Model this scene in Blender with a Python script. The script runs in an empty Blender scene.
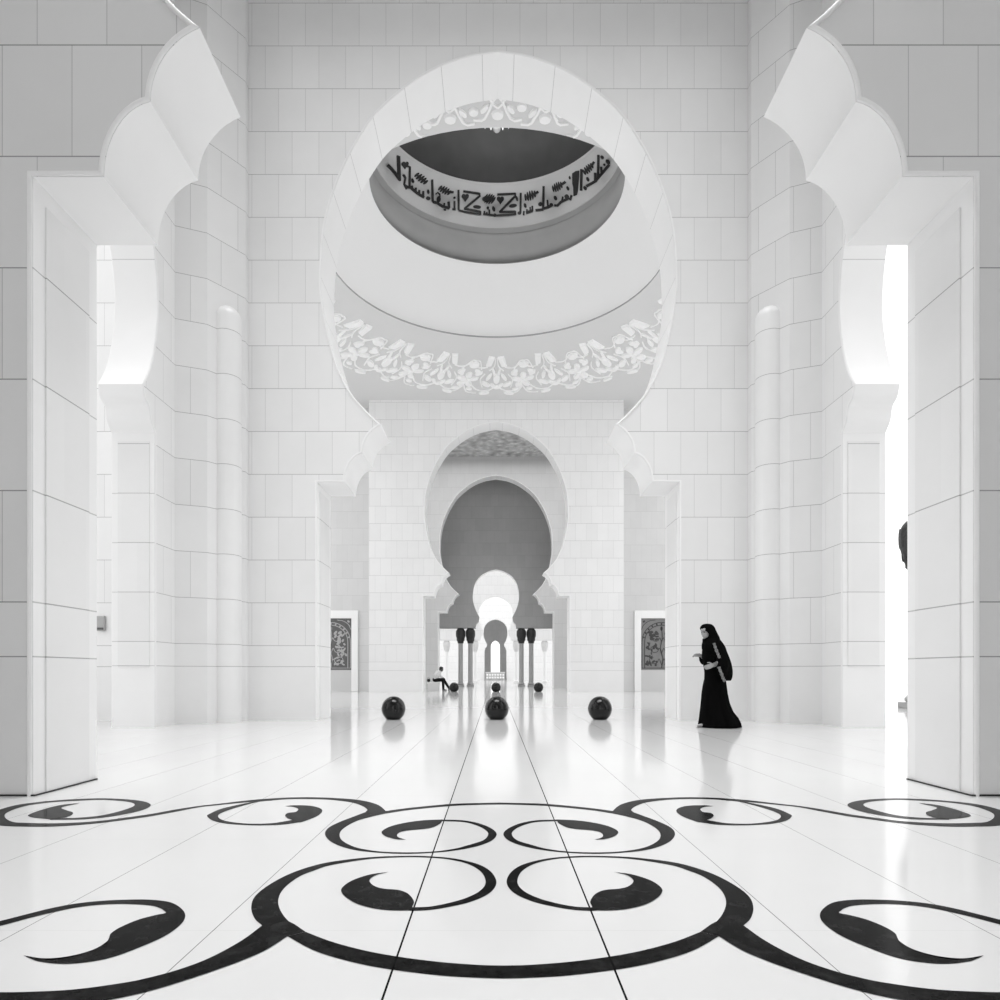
import bpy, bmesh, math, random
from mathutils import Vector, Matrix
from mathutils.geometry import tessellate_polygon

random.seed(7)
sc = bpy.context.scene
col = sc.collection

# ------------------------------------------------------------------ camera numbers
EYE = 0.9            # eye height above the floor
F = 615.0            # focal length in pixels of a 1000 px frame
VX, VY = 495.0, 673.0
CX = 0.06            # symmetry axis of the building

# ------------------------------------------------------------------ node helper
class NB:
    def __init__(self, mat):
        mat.use_nodes = True
        self.nt = mat.node_tree
        self.nt.nodes.clear()
        self.out = self.nt.nodes.new('ShaderNodeOutputMaterial')
        self.b = self.nt.nodes.new('ShaderNodeBsdfPrincipled')
        self.nt.links.new(self.b.outputs[0], self.out.inputs['Surface'])
    def node(self, t): return self.nt.nodes.new(t)
    def link(self, a, b): self.nt.links.new(a, b)
    def put(self, sock, v):
        if isinstance(v, bpy.types.NodeSocket): self.link(v, sock)
        else: sock.default_value = v
    def m(self, op, a, b=None, c=None):
        n = self.node('ShaderNodeMath'); n.operation = op
        self.put(n.inputs[0], a)
        if b is not None: self.put(n.inputs[1], b)
        if c is not None: self.put(n.inputs[2], c)
        return n.outputs[0]
    def pos(self):
        g = self.node('ShaderNodeNewGeometry')
        s = self.node('ShaderNodeSeparateXYZ'); self.link(g.outputs['Position'], s.inputs[0])
        n = self.node('ShaderNodeSeparateXYZ'); self.link(g.outputs['Normal'], n.inputs[0])
        return s.outputs, n.outputs, g.outputs['Position']
    def mix(self, f, a, b):           # float mix a..b
        n = self.node('ShaderNodeMix'); n.data_type = 'FLOAT'
        self.put(n.inputs[0], f); self.put(n.inputs[2], a); self.put(n.inputs[3], b)
        return n.outputs[0]
    def noise(self, vec, scale, detail=3, rough=.5):
        n = self.node('ShaderNodeTexNoise'); n.inputs['Scale'].default_value = scale
        n.inputs['Detail'].default_value = detail; n.inputs['Roughness'].default_value = rough
        if vec is not None: self.link(vec, n.inputs['Vector'])
        return n.outputs[0]
    def grey(self, v):
        n = self.node('ShaderNodeCombineColor')
        for i in range(3): self.put(n.inputs[i], v)
        self.link(n.outputs[0], self.b.inputs['Base Color'])
    def line(self, x, period, offset, w):
        t = self.m('FRACT', self.m('ADD', self.m('DIVIDE', self.m('SUBTRACT', x, offset), period), .5))
        d = self.m('MULTIPLY', self.m('ABSOLUTE', self.m('SUBTRACT', t, .5)), period)
        return self.m('LESS_THAN', d, w)

def plain(name, v, rough=.5, spec=.5, metal=0., var=0., vscale=6., bump=0.):
    mat = bpy.data.materials.new(name); n = NB(mat)
    _, _, P = n.pos()
    if var or bump:
        nz = n.noise(P, vscale)
        n.grey(n.m('ADD', v - var * .5, n.m('MULTIPLY', nz, var)))
        if bump:
            bp = n.node('ShaderNodeBump'); bp.inputs['Strength'].default_value = bump
            bp.inputs['Distance'].default_value = .02
            n.link(nz, bp.inputs['Height']); n.link(bp.outputs[0], n.b.inputs['Normal'])
    else:
        nz = n.noise(P, 30.)
        n.grey(n.m('ADD', v * .985, n.m('MULTIPLY', nz, v * .03)))
    n.b.inputs['Roughness'].default_value = rough
    n.b.inputs['Specular IOR Level'].default_value = spec
    n.b.inputs['Metallic'].default_value = metal
    return mat

def stone(name, base, joint=.30, vj=.5, rough=.32, spec=.35, wj=.0045):
    """coursed marble cladding: .51 x .81 m slabs in running bond over a plinth"""
    mat = bpy.data.materials.new(name); n = NB(mat)
    p, nn, P = n.pos()
    side = n.m('GREATER_THAN', n.m('ABSOLUTE', nn[0]), .75)
    u = n.mix(side, p[0], p[1])
    row = n.m('FLOOR', n.m('DIVIDE', n.m('SUBTRACT', p[2], 1.42), .815))
    par = n.m('FLOORED_MODULO', row, 2.)
    us = n.m('ADD', u, n.m('MULTIPLY', par, .255))
    us = n.m('ADD', us, .035)
    above = n.m('GREATER_THAN', p[2], 1.42)
    vl = n.m('MULTIPLY', n.line(us, .51, 0., wj * .75), above)
    hl = n.m('MULTIPLY', n.line(p[2], .815, 1.42, wj), n.m('GREATER_THAN', p[2], 1.40))
    hl = n.m('MAXIMUM', hl, n.m('LESS_THAN', n.m('ABSOLUTE', n.m('SUBTRACT', p[2], 1.02)), wj))
    # slab to slab tone
    colm = n.m('FLOOR', n.m('DIVIDE', us, .51))
    cmb = n.node('ShaderNodeCombineXYZ'); n.link(colm, cmb.inputs[0]); n.link(row, cmb.inputs[1])
    wn = n.node('ShaderNodeTexWhiteNoise'); wn.noise_dimensions = '2D'; n.link(cmb.outputs[0], wn.inputs['Vector'])
    tone = n.m('MULTIPLY', n.m('MULTIPLY', n.m('SUBTRACT', wn.outputs[0], .5), .032), above)
    vein = n.m('MULTIPLY', n.m('SUBTRACT', n.noise(P, 1.7, 6, .6), .5), .06)
    v = n.m('ADD', n.m('ADD', base, tone), vein)
    v = n.mix(n.m('MULTIPLY', vl, vj), v, joint)
    v = n.mix(n.m('MULTIPLY', hl, .85), v, joint)
    n.grey(v)
    n.b.inputs['Roughness'].default_value = rough
    n.b.inputs['Specular IOR Level'].default_value = spec
    return mat

def lining(name, base, joint=.45):
    """marble lining of an arch; joints follow the length of the reveal (attribute arc)"""
    mat = bpy.data.materials.new(name); n = NB(mat)
    at = n.node('ShaderNodeAttribute'); at.attribute_name = 'arc'
    a = at.outputs['Fac']
    hl = n.line(a, .815, 1.42, .005)
    hl = n.m('MULTIPLY', hl, n.m('GREATER_THAN', a, 1.3))
    gap = n.m('MULTIPLY', n.m('GREATER_THAN', a, 4.5), n.m('LESS_THAN', a, 7.5))
    hl = n.m('MULTIPLY', hl, n.m('SUBTRACT', 1., gap))
    hl = n.m('MAXIMUM', hl, n.m('LESS_THAN', n.m('ABSOLUTE', n.m('SUBTRACT', a, 1.02)), .005))
    _, _, P = n.pos()
    v = n.m('ADD', base - .02, n.m('MULTIPLY', n.noise(P, 2., 5), .04))
    n.grey(n.mix(n.m('MULTIPLY', hl, .8), v, joint))
    n.b.inputs['Roughness'].default_value = .32
    n.b.inputs['Specular IOR Level'].default_value = .35
    return mat

def floor_mat():
    mat = bpy.data.materials.new('polished_white_marble'); n = NB(mat)
    p, _, P = n.pos()
    c = n.m('LESS_THAN', n.m('ABSOLUTE', n.m('SUBTRACT', n.m('ABSOLUTE', n.m('SUBTRACT', p[0], .026)), .337)), .0034)
    x = n.line(p[0], .674, .363, .0018)
    y = n.line(p[1], 1.18, 2.15, .0014)
    near = n.m('LESS_THAN', p[1], 5.)
    v = n.m('ADD', .69, n.m('MULTIPLY', n.m('SUBTRACT', n.noise(P, .9, 6, .6), .5), .05))
    v = n.mix(n.m('MULTIPLY', n.m('MULTIPLY', y, near), .22), v, .3)
    v = n.mix(n.m('MULTIPLY', x, .85), v, .06)
    v = n.mix(c, v, .012)
    n.grey(v)
    r = n.m('ADD', .09, n.m('MULTIPLY', n.noise(P, .2, 1), .02))
    n.link(r, n.b.inputs['Roughness'])
    n.link(n.m('MULTIPLY', .5, n.m('SUBTRACT', 1., n.m('MAXIMUM', c, n.m('MULTIPLY', x, .8)))), n.b.inputs['Specular IOR Level'])
    return mat

def inlay_mat():
    mat = bpy.data.materials.new('black_marble_inlay'); n = NB(mat)
    p, _, P = n.pos()
    nz = n.noise(P, 14., 8, .7)
    v = n.m('MULTIPLY', n.m('POWER', nz, 4.), .10)
    c = n.m('LESS_THAN', n.m('ABSOLUTE', n.m('SUBTRACT', n.m('ABSOLUTE', n.m('SUBTRACT', p[0], .026)), .337)), .0034)
    v = n.mix(c, n.m('ADD', v, .002), .001)
    n.grey(v)
    n.b.inputs['Roughness'].default_value = .13
    n.b.inputs['IOR'].default_value = 1.075
    n.b.inputs['Specular IOR Level'].default_value = .5
    return mat

def carved_mat(name, lo, hi, scale):
    mat = bpy.data.materials.new(name); n = NB(mat)
    _, _, P = n.pos()
    vo = n.node('ShaderNodeTexVoronoi'); vo.inputs['Scale'].default_value = scale
    vo.feature = 'SMOOTH_F1'
    n.link(P, vo.inputs['Vector'])
    nz = n.noise(P, scale * 1.3, 3)
    h = n.m('ADD', vo.outputs['Distance'], n.m('MULTIPLY', nz, .6))
    n.grey(n.mix(n.m('MULTIPLY', h, .8), hi, lo))
    bp = n.node('ShaderNodeBump'); bp.inputs['Strength'].default_value = 1.; bp.inputs['Distance'].default_value = .25
    n.link(h, bp.inputs['Height']); n.link(bp.outputs[0], n.b.inputs['Normal'])
    n.b.inputs['Roughness'].default_value = .6
    return mat

M = dict(
    stone=stone('coursed_marble', .80),
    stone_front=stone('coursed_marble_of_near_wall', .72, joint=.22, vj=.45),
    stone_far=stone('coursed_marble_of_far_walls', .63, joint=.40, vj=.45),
    stone_shaded=stone('coursed_marble_shaded', .42, joint=.22, vj=.5),  # shade on the gate and end walls put into the stone colour
    lining=lining('arch_lining_marble', .88),
    course=stone('coursed_marble_panel', .82, vj=0.),
    trim=plain('white_trim_marble', .87, .35, .35),
    plaster=plain('white_plaster', .70, .7, .2),
    cove=plain('bright_white_cove_plaster', .93, .7, .2),
    dome=plain('shaded_dome_plaster', .095, .8, .1, var=.03, vscale=1.5),  # darkness of the unlit dome painted into the plaster
    roll=plain('shaded_roll_moulding', .40, .6, .2, var=.08, vscale=1.2),  # shadow on the roll put into its colour
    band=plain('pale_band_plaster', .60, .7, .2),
    ink=plain('dark_lettering', .035, .6, .2),
    carve=plain('white_carved_plaster', .93, .6, .25),
    floor=floor_mat(), inlay=inlay_mat(),
    carved=carved_mat('carved_plaster_ceiling', .22, 1., 3.4),
    ball=plain('polished_black_granite', .006, .12, .3, var=.012, vscale=9.),
    black=plain('black_cloth', .003, .9, .03, var=.002, vscale=20., bump=.2),
    scarf=plain('black_scarf_cloth', .003, .9, .03, var=.002, vscale=16., bump=.15),
    skin=plain('skin', .34, .55, .3, var=.05, vscale=25.),
    skin_dark=plain('dark_skin', .10, .5, .3, var=.02, vscale=25.),
    hair=plain('dark_hair', .012, .5, .3, var=.01, vscale=60.),
    eye=plain('dark_eye', .02, .2, .5),
    embroid=carved_mat('silver_embroidery', .05, .8, 45.),
    sandal=plain('grey_sandal_leather', .25, .5, .3),
    shirt=plain('white_shirt_cloth', .78, .8, .15, var=.05, vscale=12., bump=.2),
    trouser=plain('dark_trouser_cloth', .012, .85, .1, var=.006, vscale=20.),
    shoe=plain('grey_shoe_leather', .10, .4, .4),
    bag=plain('black_bag_leather', .012, .5, .3, var=.008, vscale=20.),
    bench=plain('white_bench_marble', .80, .4, .35, var=.03, vscale=3.),
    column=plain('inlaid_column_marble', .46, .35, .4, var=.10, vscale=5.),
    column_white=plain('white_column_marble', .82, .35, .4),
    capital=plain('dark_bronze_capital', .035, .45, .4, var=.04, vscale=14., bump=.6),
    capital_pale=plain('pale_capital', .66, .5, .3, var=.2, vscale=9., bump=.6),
    panel=plain('dark_panel_glass', .10, .3, .4, var=.05, vscale=8.),
    panel_grey=plain('grey_panel_glass', .19, .3, .4, var=.06, vscale=8.),
    tracery=plain('pale_tracery', .40, .5, .3),
    tracery_dark=plain('dark_tracery', .055, .5, .3),
    lowpanel=stone('grey_apron_marble', .58, joint=.4, vj=.2),
    metal=plain('chandelier_metal', .35, .3, .5, metal=1.),
    crystal=plain('chandelier_crystal', .85, .08, .8),
    box=plain('grey_wall_box', .40, .5, .3),
    boxdark=plain('dark_slot', .10, .5, .3),
)

# ------------------------------------------------------------------ object helpers
def tag(o, label=None, cat=None, group=None, kind=None):
    if label: o['label'] = label
    if cat: o['category'] = cat
    if group: o['group'] = group
    if kind: o['kind'] = kind
    return o

def link(name, me, mat, parent=None, smooth=None, kind=None, loc=None):
    o = bpy.data.objects.new(name, me); col.objects.link(o)
    if mat is not None:
        me.materials.clear(); me.materials.append(mat)
    if smooth is not None:
        for p in me.polygons: p.use_smooth = True
        me.set_sharp_from_angle(angle=math.radians(smooth))
    if parent is not None: o.parent = parent
    if kind: o['kind'] = kind
    if loc is not None: o.location = loc
    return o

def from_pydata(name, vs, fs, mat, parent=None, smooth=None, kind=None, fix=True):
    me = bpy.data.meshes.new(name); me.from_pydata([tuple(v) for v in vs], [], fs)
    bm = bmesh.new(); bm.from_mesh(me)
    bmesh.ops.remove_doubles(bm, verts=bm.verts, dist=1e-5)
    if fix: bmesh.ops.recalc_face_normals(bm, faces=bm.faces)
    bm.to_mesh(me); bm.free()
    return link(name, me, mat, parent, smooth, kind)

def from_bm(name, bm, mat, parent=None, smooth=None, kind=None, loc=None):
    me = bpy.data.meshes.new(name)
    bm.to_mesh(me); bm.free()
    return link(name, me, mat, parent, smooth, kind, loc)

def empty(name, loc, label, cat, group=None, rz=0):
    o = bpy.data.objects.new(name, None); col.objects.link(o)
    o.location = loc; o.rotation_euler = (0, 0, rz); o.empty_display_size = .2
    return tag(o, label, cat, group)

def box(bm, x0, x1, y0, y1, z0, z1, bev=0.):
    vs = [bm.verts.new((x, y, z)) for x in (x0, x1) for y in (y0, y1) for z in (z0, z1)]
    fs = []
    for q in ((0, 1, 3, 2), (4, 6, 7, 5), (0, 4, 5, 1), (2, 3, 7, 6), (0, 2, 6, 4), (1, 5, 7, 3)):
        fs.append(bm.faces.new([vs[i] for i in q]))
    if bev:
        es = {e for f in fs for e in f.edges}
        bmesh.ops.bevel(bm, geom=list(es), offset=bev, segments=2, affect='EDGES', profile=.5)
    return bm

def lathe(bm, prof, seg=32, c=(0, 0), sx=1., sy=1., z0=0., cap=True):
    rings = []
    for r, z in prof:
        rings.append([bm.verts.new((c[0] + r * sx * math.cos(2 * math.pi * k / seg), c[1] + r * sy * math.sin(2 * math.pi * k / seg), z0 + z)) for k in range(seg)])
    for a, b in zip(rings, rings[1:]):
        for k in range(seg):
            bm.faces.new((a[k], a[(k + 1) % seg], b[(k + 1) % seg], b[k]))
    if cap:
        bm.faces.new(list(reversed(rings[0]))); bm.faces.new(rings[-1])
    return bm

def prism(bm, poly, z0, z1):
    n = len(poly)
    lo = [bm.verts.new((x, y, z0)) for x, y in poly]; hi = [bm.verts.new((x, y, z1)) for x, y in poly]
    for i in range(n):
        bm.faces.new((lo[i], lo[(i + 1) % n], hi[(i + 1) % n], hi[i]))
    bm.faces.new(list(reversed(lo))); bm.faces.new(hi)
    return bm

def catmull(pts, n=8):
    out = []
    P = [Vector(p) for p in pts]
    for i in range(len(P) - 1):
        p0 = P[i - 1] if i else P[0] * 2 - P[1]
        p1, p2 = P[i], P[i + 1]
        p3 = P[i + 2] if i + 2 < len(P) else P[-1] * 2 - P[-2]
        for k in range(n):
            t = k / n
            out.append(.5 * ((2 * p1) + (p2 - p0) * t + (2 * p0 - 5 * p1 + 4 * p2 - p3) * t * t + (3 * p1 - p0 - 3 * p2 + p3) * t ** 3))
    out.append(P[-1])
    return out

# ------------------------------------------------------------------ arch profile (right half), u outwards, z up
def half_profile():
    p = [(3.44, 0.), (3.44, 4.53), (2.92, 4.53)]
    n = 10
    for k in range(1, n + 1):
        t = math.radians(82) * k / n
        p.append((2.92 - .34 * (1 - math.cos(t)) / (1 - math.cos(math.radians(82))), 4.53 + .55 * math.sin(t) / math.sin(math.radians(82))))
    for k in range(1, n + 1):
        t = math.radians(70) * k / n
        p.append((2.58 - .36 * (1 - math.cos(t)) / (1 - math.cos(math.radians(70))), 5.08 + .54 * math.sin(t) / math.sin(math.radians(70))))
    big = [(2.22, 5.62), (2.45, 5.83), (2.83, 6.28), (3.12, 6.93), (3.32, 7.85), (3.37, 8.5), (3.28, 9.5), (2.99, 10.4), (2.60, 11.14), (2.18, 11.68), (1.43, 12.26), (.70, 12.58), (0., 12.71)]
    for v in catmull(big, 5)[1:]:
        p.append((v[0], v[1]))
    return p
PROF = half_profile()

def side_profile(w=2.4):
    k = w / 2.4
    p = [(2.4 * k, 0.), (2.4 * k, 4.86)]
    for v in catmull([(2.4 * k, 4.86), (2.27 * k, 5.02), (2.22 * k, 5.22), (2.1 * k, 5.32), (2.04 * k, 5.5)], 4)[1:]:
        p.append((v[0], v[1]))
    for v in catmull([(2.04 * k, 5.5), (2.26 * k, 5.9), (2.42 * k, 6.45), (2.48 * k, 7.1), (2.36 * k, 7.9), (2.0 * k, 8.8), (1.3 * k, 9.6), (.6 * k, 10.0), (0, 10.15)], 5)[1:]:
        p.append((v[0], v[1]))
    return p

def gate_profile():
    p = []
    for v in catmull([(1.42, 0), (1.42, 2), (1.42, 3.8)], 2): p.append((v[0], v[1]))
    for v in catmull([(1.42, 3.8), (1.34, 3.95), (1.30, 4.15), (1.16, 4.3), (1.10, 4.62)], 4)[1:]: p.append((v[0], v[1]))
    for v in catmull([(1.10, 4.62), (1.32, 5.05), (1.50, 5.6), (1.54, 6.1), (1.42, 6.8), (1.05, 7.35), (.5, 7.68), (0, 7.8)], 5)[1:]: p.append((v[0], v[1]))
    return p

def arch_wall(name, prof, W, v0, v1, ztop, mat, c=CX, axis='Y', moulding=True, Wl=None, lin=None, zmin=0.):
    """wall with an arched opening; local u across, v through the wall, z up"""
    def mp(u, v, z):
        return (c + u, v, z) if axis == 'Y' else (v, c + u, z)
    prof = [(u, z) for u, z in prof if z >= zmin - 1e-6]
    Wl = Wl or W
    vs, fs = [], []
    n = len(prof)
    for sgn, w in ((1, W), (-1, Wl)):
        for v in (v0, v1):
            b = len(vs)
            for (u, z) in prof:
                vs.append(mp(sgn * u, v, z)); vs.append(mp(sgn * w, v, z))
            for i in range(n - 1):
                if abs(prof[i + 1][1] - prof[i][1]) < 1e-7: continue
                fs.append((b + 2 * i, b + 2 * i + 1, b + 2 * i + 3, b + 2 * i + 2))
            k = len(vs)
            vs += [mp(0, v, prof[-1][1]), mp(sgn * w, v, prof[-1][1]), mp(sgn * w, v, ztop), mp(0, v, ztop)]
            fs.append((k, k + 1, k + 2, k + 3))
        k = len(vs)
        vs += [mp(sgn * w, v0, zmin), mp(sgn * w, v1, zmin), mp(sgn * w, v1, ztop), mp(sgn * w, v0, ztop)]
        fs.append((k, k + 1, k + 2, k + 3))
        k = len(vs)
        vs += [mp(0, v0, ztop), mp(0, v1, ztop), mp(sgn * w, v1, ztop), mp(sgn * w, v0, ztop)]
        fs.append((k, k + 1, k + 2, k + 3))
        if zmin > 0:
            k = len(vs)
            u0 = prof[0][0] * sgn
            vs += [mp(u0, v0, zmin), mp(u0, v1, zmin), mp(sgn * w, v1, zmin), mp(sgn * w, v0, zmin)]
            fs.append((k, k + 1, k + 2, k + 3))
    wall = from_pydata(name, vs, fs, mat, kind='structure')
    # lining of the opening
    arc = [0.]
    for a, b in zip(prof, prof[1:]): arc.append(arc[-1] + math.hypot(b[0] - a[0], b[1] - a[1]))
    vs, fs, at = [], [], []
    for sgn in (1, -1):
        b = len(vs)
        for (u, z), s in zip(prof, arc):
            for v in (v0, v1): vs.append(mp(sgn * u, v, z)); at.append(s + zmin)
        for i in range(n - 1):
            q = (b + 2 * i, b + 2 * i + 1, b + 2 * i + 3, b + 2 * i + 2)
            fs.append(q if (sgn > 0) == (axis == 'Y') else tuple(reversed(q)))
    me = bpy.data.meshes.new('arch_lining'); me.from_pydata(vs, [], fs)
    A = me.attributes.new('arc', 'FLOAT', 'POINT'); A.data.foreach_set('value', at)
    link('arch_lining', me, lin or M['lining'], wall, smooth=28)
    # raised moulding round the opening, both faces
    if moulding:
        for v, d in ((v0, -1), (v1, 1)):
            vs, fs = [], []
            for sgn in (1, -1):
                pts = [Vector((sgn * u, z)) for u, z in prof]
                sec = [(0.003, -.06), (.004, .004), (.010, .013), (.028, .016), (.038, .010), (.042, -.004)]
                b = len(vs); m = len(sec)
                for i, p in enumerate(pts):
                    def nrm(a, bb):
                        t = (bb - a).normalized(); return Vector((t.y, -t.x)) * sgn
                    ns = []
                    if i: ns.append(nrm(pts[i - 1], p))
                    if i < len(pts) - 1: ns.append(nrm(p, pts[i + 1]))
                    if len(ns) == 1: nn = ns[0]
                    else:
                        nn = ns[0] + ns[1]
                        nn = nn.normalized() if nn.length > 1e-4 else ns[0]
                        k = max(.45, nn.dot(ns[0])); nn = nn / k
                    if i == len(pts) - 1: nn = Vector((0, 1))
                    for (o, h) in sec:
                        q = p + nn * o
                        vs.append(mp(q.x, v + d * h, max(q.y, zmin)))
                for i in range(len(pts) - 1):
                    for j in range(m - 1):
                        fs.append((b + i * m + j, b + i * m + j + 1, b + (i + 1) * m + j + 1, b + (i + 1) * m + j))
            from_pydata('arch_moulding', vs, fs, M['trim'], wall, smooth=50)
    return wall
EXPOSURE = 0.19
WORLD = 1.4
FILL_A, FILL_B, FILL_C, FILL_D, FILL_E, LAMP_F = 210, 300, 440, 45, 130, 225
# ================================================================== THE SETTING
def wall_box(name, x0, x1, y0, y1, z0, z1, mat, parent=None):
    bm = bmesh.new(); box(bm, x0, x1, y0, y1, z0, z1)
    return from_bm(name, bm, mat, parent, kind=None if parent else 'structure')

bm = bmesh.new(); box(bm, -45, 45, -12, 130, -.3, 0)
FLOOR = from_bm('floor', bm, M['floor'], kind='structure')

# near wall with the arch the photographer stands before
A = arch_wall('wall_front', PROF, 8.2, 4.5, 5.22, 14.5, M['stone_front'], c=.06)
# wall of the great horseshoe arch
B = arch_wall('wall_middle', PROF, 6.9, 11.7, 12.65, 14.6, M['stone'], Wl=9.8)
# side walls of the first hall
SP = side_profile()
SR = arch_wall('wall_right', SP, 3.95, CX + 5.68, CX + 6.38, 14.5, M['stone'], c=7.75, axis='X', Wl=2.6)
SL = arch_wall('wall_left', SP, 3.95, CX - 6.38, CX - 5.68, 14.5, M['stone'], c=7.75, axis='X', Wl=2.6)
# far walls
Cw = arch_wall('wall_back', PROF, 6.0, 28.95, 29.9, 14.2, M['stone'])
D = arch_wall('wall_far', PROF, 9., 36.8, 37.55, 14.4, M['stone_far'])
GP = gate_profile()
E = arch_wall('wall_gate', GP, 9., 41., 41.6, 14.4, M['stone_shaded'], zmin=3.88, moulding=False)
E2 = arch_wall('wall_court', GP, 14., 55., 55.6, 11.5, M['stone'], zmin=3.8, moulding=False)
Fw = arch_wall('wall_pavilion', GP, 14., 79., 79.8, 11.5, M['stone'], moulding=False)
wp = [(.66, 1.05), (.66, 4.7)] + [(v[0], v[1]) for v in catmull([(.66, 4.7), (.6, 5.1), (.36, 5.45), (0, 5.65)], 4)[1:]]
G = arch_wall('wall_end', wp, 10., 90., 90.6, 11., M['stone_shaded'], zmin=1.05, moulding=False)
wall_box('end_sill', CX - 10, CX + 10, 90., 90.6, 0, 1.05, M['stone_shaded'], G)
wall_box('ceiling_pavilion', -10, 10, 79.8, 90.6, 11., 11.3, M['plaster'])
# rooms round the far arches
wall_box('ceiling_far', -9, 9, 29.9, 36.8, 13.85, 14.4, M['carved'])
wall_box('ceiling_gate', -9, 9, 37.55, 41., 14.1, 14.4, M['plaster'])
for s, nm in ((-1, 'left'), (1, 'right')):
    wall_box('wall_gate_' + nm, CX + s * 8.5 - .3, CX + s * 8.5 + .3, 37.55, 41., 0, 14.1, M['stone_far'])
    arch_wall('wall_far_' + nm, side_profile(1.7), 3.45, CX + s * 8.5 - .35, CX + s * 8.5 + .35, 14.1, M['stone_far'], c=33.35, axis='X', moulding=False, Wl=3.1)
    wall_box('wall_recess_' + nm, min(CX + s * 5.95, CX + s * 10.6), max(CX + s * 5.95, CX + s * 10.6), 29.9, 30.2, 0, 14.2, M['stone_far'])
# the photographer's own hall
wall_box('ceiling_front', -8.2, 8.3, -8, 4.5, 14.2, 14.5, M['plaster'])
for s, nm in ((-1, 'left'), (1, 'right')):
    wall_box('wall_entrance_' + nm, CX + s * 7.5 - .3, CX + s * 7.5 + .3, -8, 4.5, 0, 14.2, M['stone_front'])

wall_box('ceiling_middle', CX - 6.4, CX + 6.4, 5.15, 11.72, 14.5, 14.8, M['plaster'])
arch_wall('wall_entrance', PROF, 8.2, -8.7, -8, 14.5, M['stone_front'], moulding=False)
# corners of the first hall: chamfer below, stepped pier above, slender rounded shaft
for s, nm in ((-1, 'left'), (1, 'right')):
    bm = bmesh.new()
    back = [(4.75, 11.72), (5.8, 11.72), (5.8, 10.8)]
    up = [(5.68, 10.8), (5.20, 10.98), (4.75, 11.56)] + back
    levels = [(up, 0), (up, 14.5)]
    rows = [[bm.verts.new((CX + s * x, y, z)) for x, y in P] for P, z in levels]
    for r0, r1 in zip(rows, rows[1:]):
        for i in range(6): bm.faces.new((r0[i], r0[(i + 1) % 6], r1[(i + 1) % 6], r1[i]))
    bm.faces.new(rows[0]); bm.faces.new(rows[-1])
    bmesh.ops.recalc_face_normals(bm, faces=bm.faces)
    o = from_bm('wall_corner_' + nm, bm, M['stone'], kind='structure')
    for R, x_, y_, h_ in ((.24, 4.99, 11.34, 7.4),):
        bm = bmesh.new()
        lathe(bm, [(R, 0), (R, h_)] + [(R * math.cos(a), h_ + R * math.sin(a)) for a in [math.radians(d) for d in (15, 30, 45, 60, 75, 88)]], 28, (CX + s * x_, y_))
        bmesh.ops.recalc_face_normals(bm, faces=bm.faces)
        from_bm('corner_shaft', bm, M['course'], o, smooth=40)

# raised panels on the jambs
for s in (-1, 1):
    x = CX + s * 3.44
    bm = bmesh.new(); box(bm, min(x, x - s * .012), max(x, x - s * .012), 4.62, 5.11, .0, 4.40, .004)
    from_bm('jamb_panel', bm, M['course'], A)
    x = CX + s * 3.44
    bm = bmesh.new(); box(bm, min(x, x - s * .012), max(x, x - s * .012), 11.85, 12.5, .0, 4.40, .004)
    from_bm('jamb_panel', bm, M['course'], B)
    xa, xb = CX + s * 5.76, CX + s * 6.28
    bm = bmesh.new(); box(bm, min(xa, xb), max(xa, xb), 10.135, 10.15, 1.0, 4.72, .004)
    from_bm('jamb_panel', bm, M['course'], SR if s > 0 else SL)

# ------------------------------------------------------------------ domed ceiling of the second hall
CY, N = 19.05, 96
ZC = 13.76
def ell(rx, ry, z, k): a = 2 * math.pi * k / N; return (CX + rx * math.sin(a), CY + ry * math.cos(a), z)
vs, fs = [], []
X0, X1, Y0, Y1 = CX - 9.6, CX + 9.6, 12.65, 29.9
for k in range(N):
    a = 2 * math.pi * k / N; dx, dy = math.sin(a), math.cos(a)
    t = 1e9
    if dx > 1e-9: t = min(t, (X1 - CX) / dx)
    if dx < -1e-9: t = min(t, (X0 - CX) / dx)
    if dy > 1e-9: t = min(t, (Y1 - CY) / dy)
    if dy < -1e-9: t = min(t, (Y0 - CY) / dy)
    vs += [ell(5.25, 4.55, ZC, k), (CX + dx * t, CY + dy * t, ZC)]
for k in range(N):
    j = (k + 1) % N
    fs.append((2 * k, 2 * k + 1, 2 * j + 1, 2 * j))
for cx_, cy_ in ((X0, Y0), (X0, Y1), (X1, Y0), (X1, Y1)):     # square corners
    best = sorted(range(N), key=lambda k: (vs[2 * k + 1][0] - cx_) ** 2 + (vs[2 * k + 1][1] - cy_) ** 2)[:2]
    i = len(vs); vs.append((cx_, cy_, ZC)); fs.append((2 * best[0] + 1, i, 2 * best[1] + 1))
CEIL = from_pydata('ceiling', vs, fs, M['plaster'], kind='structure', fix=False)

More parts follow.
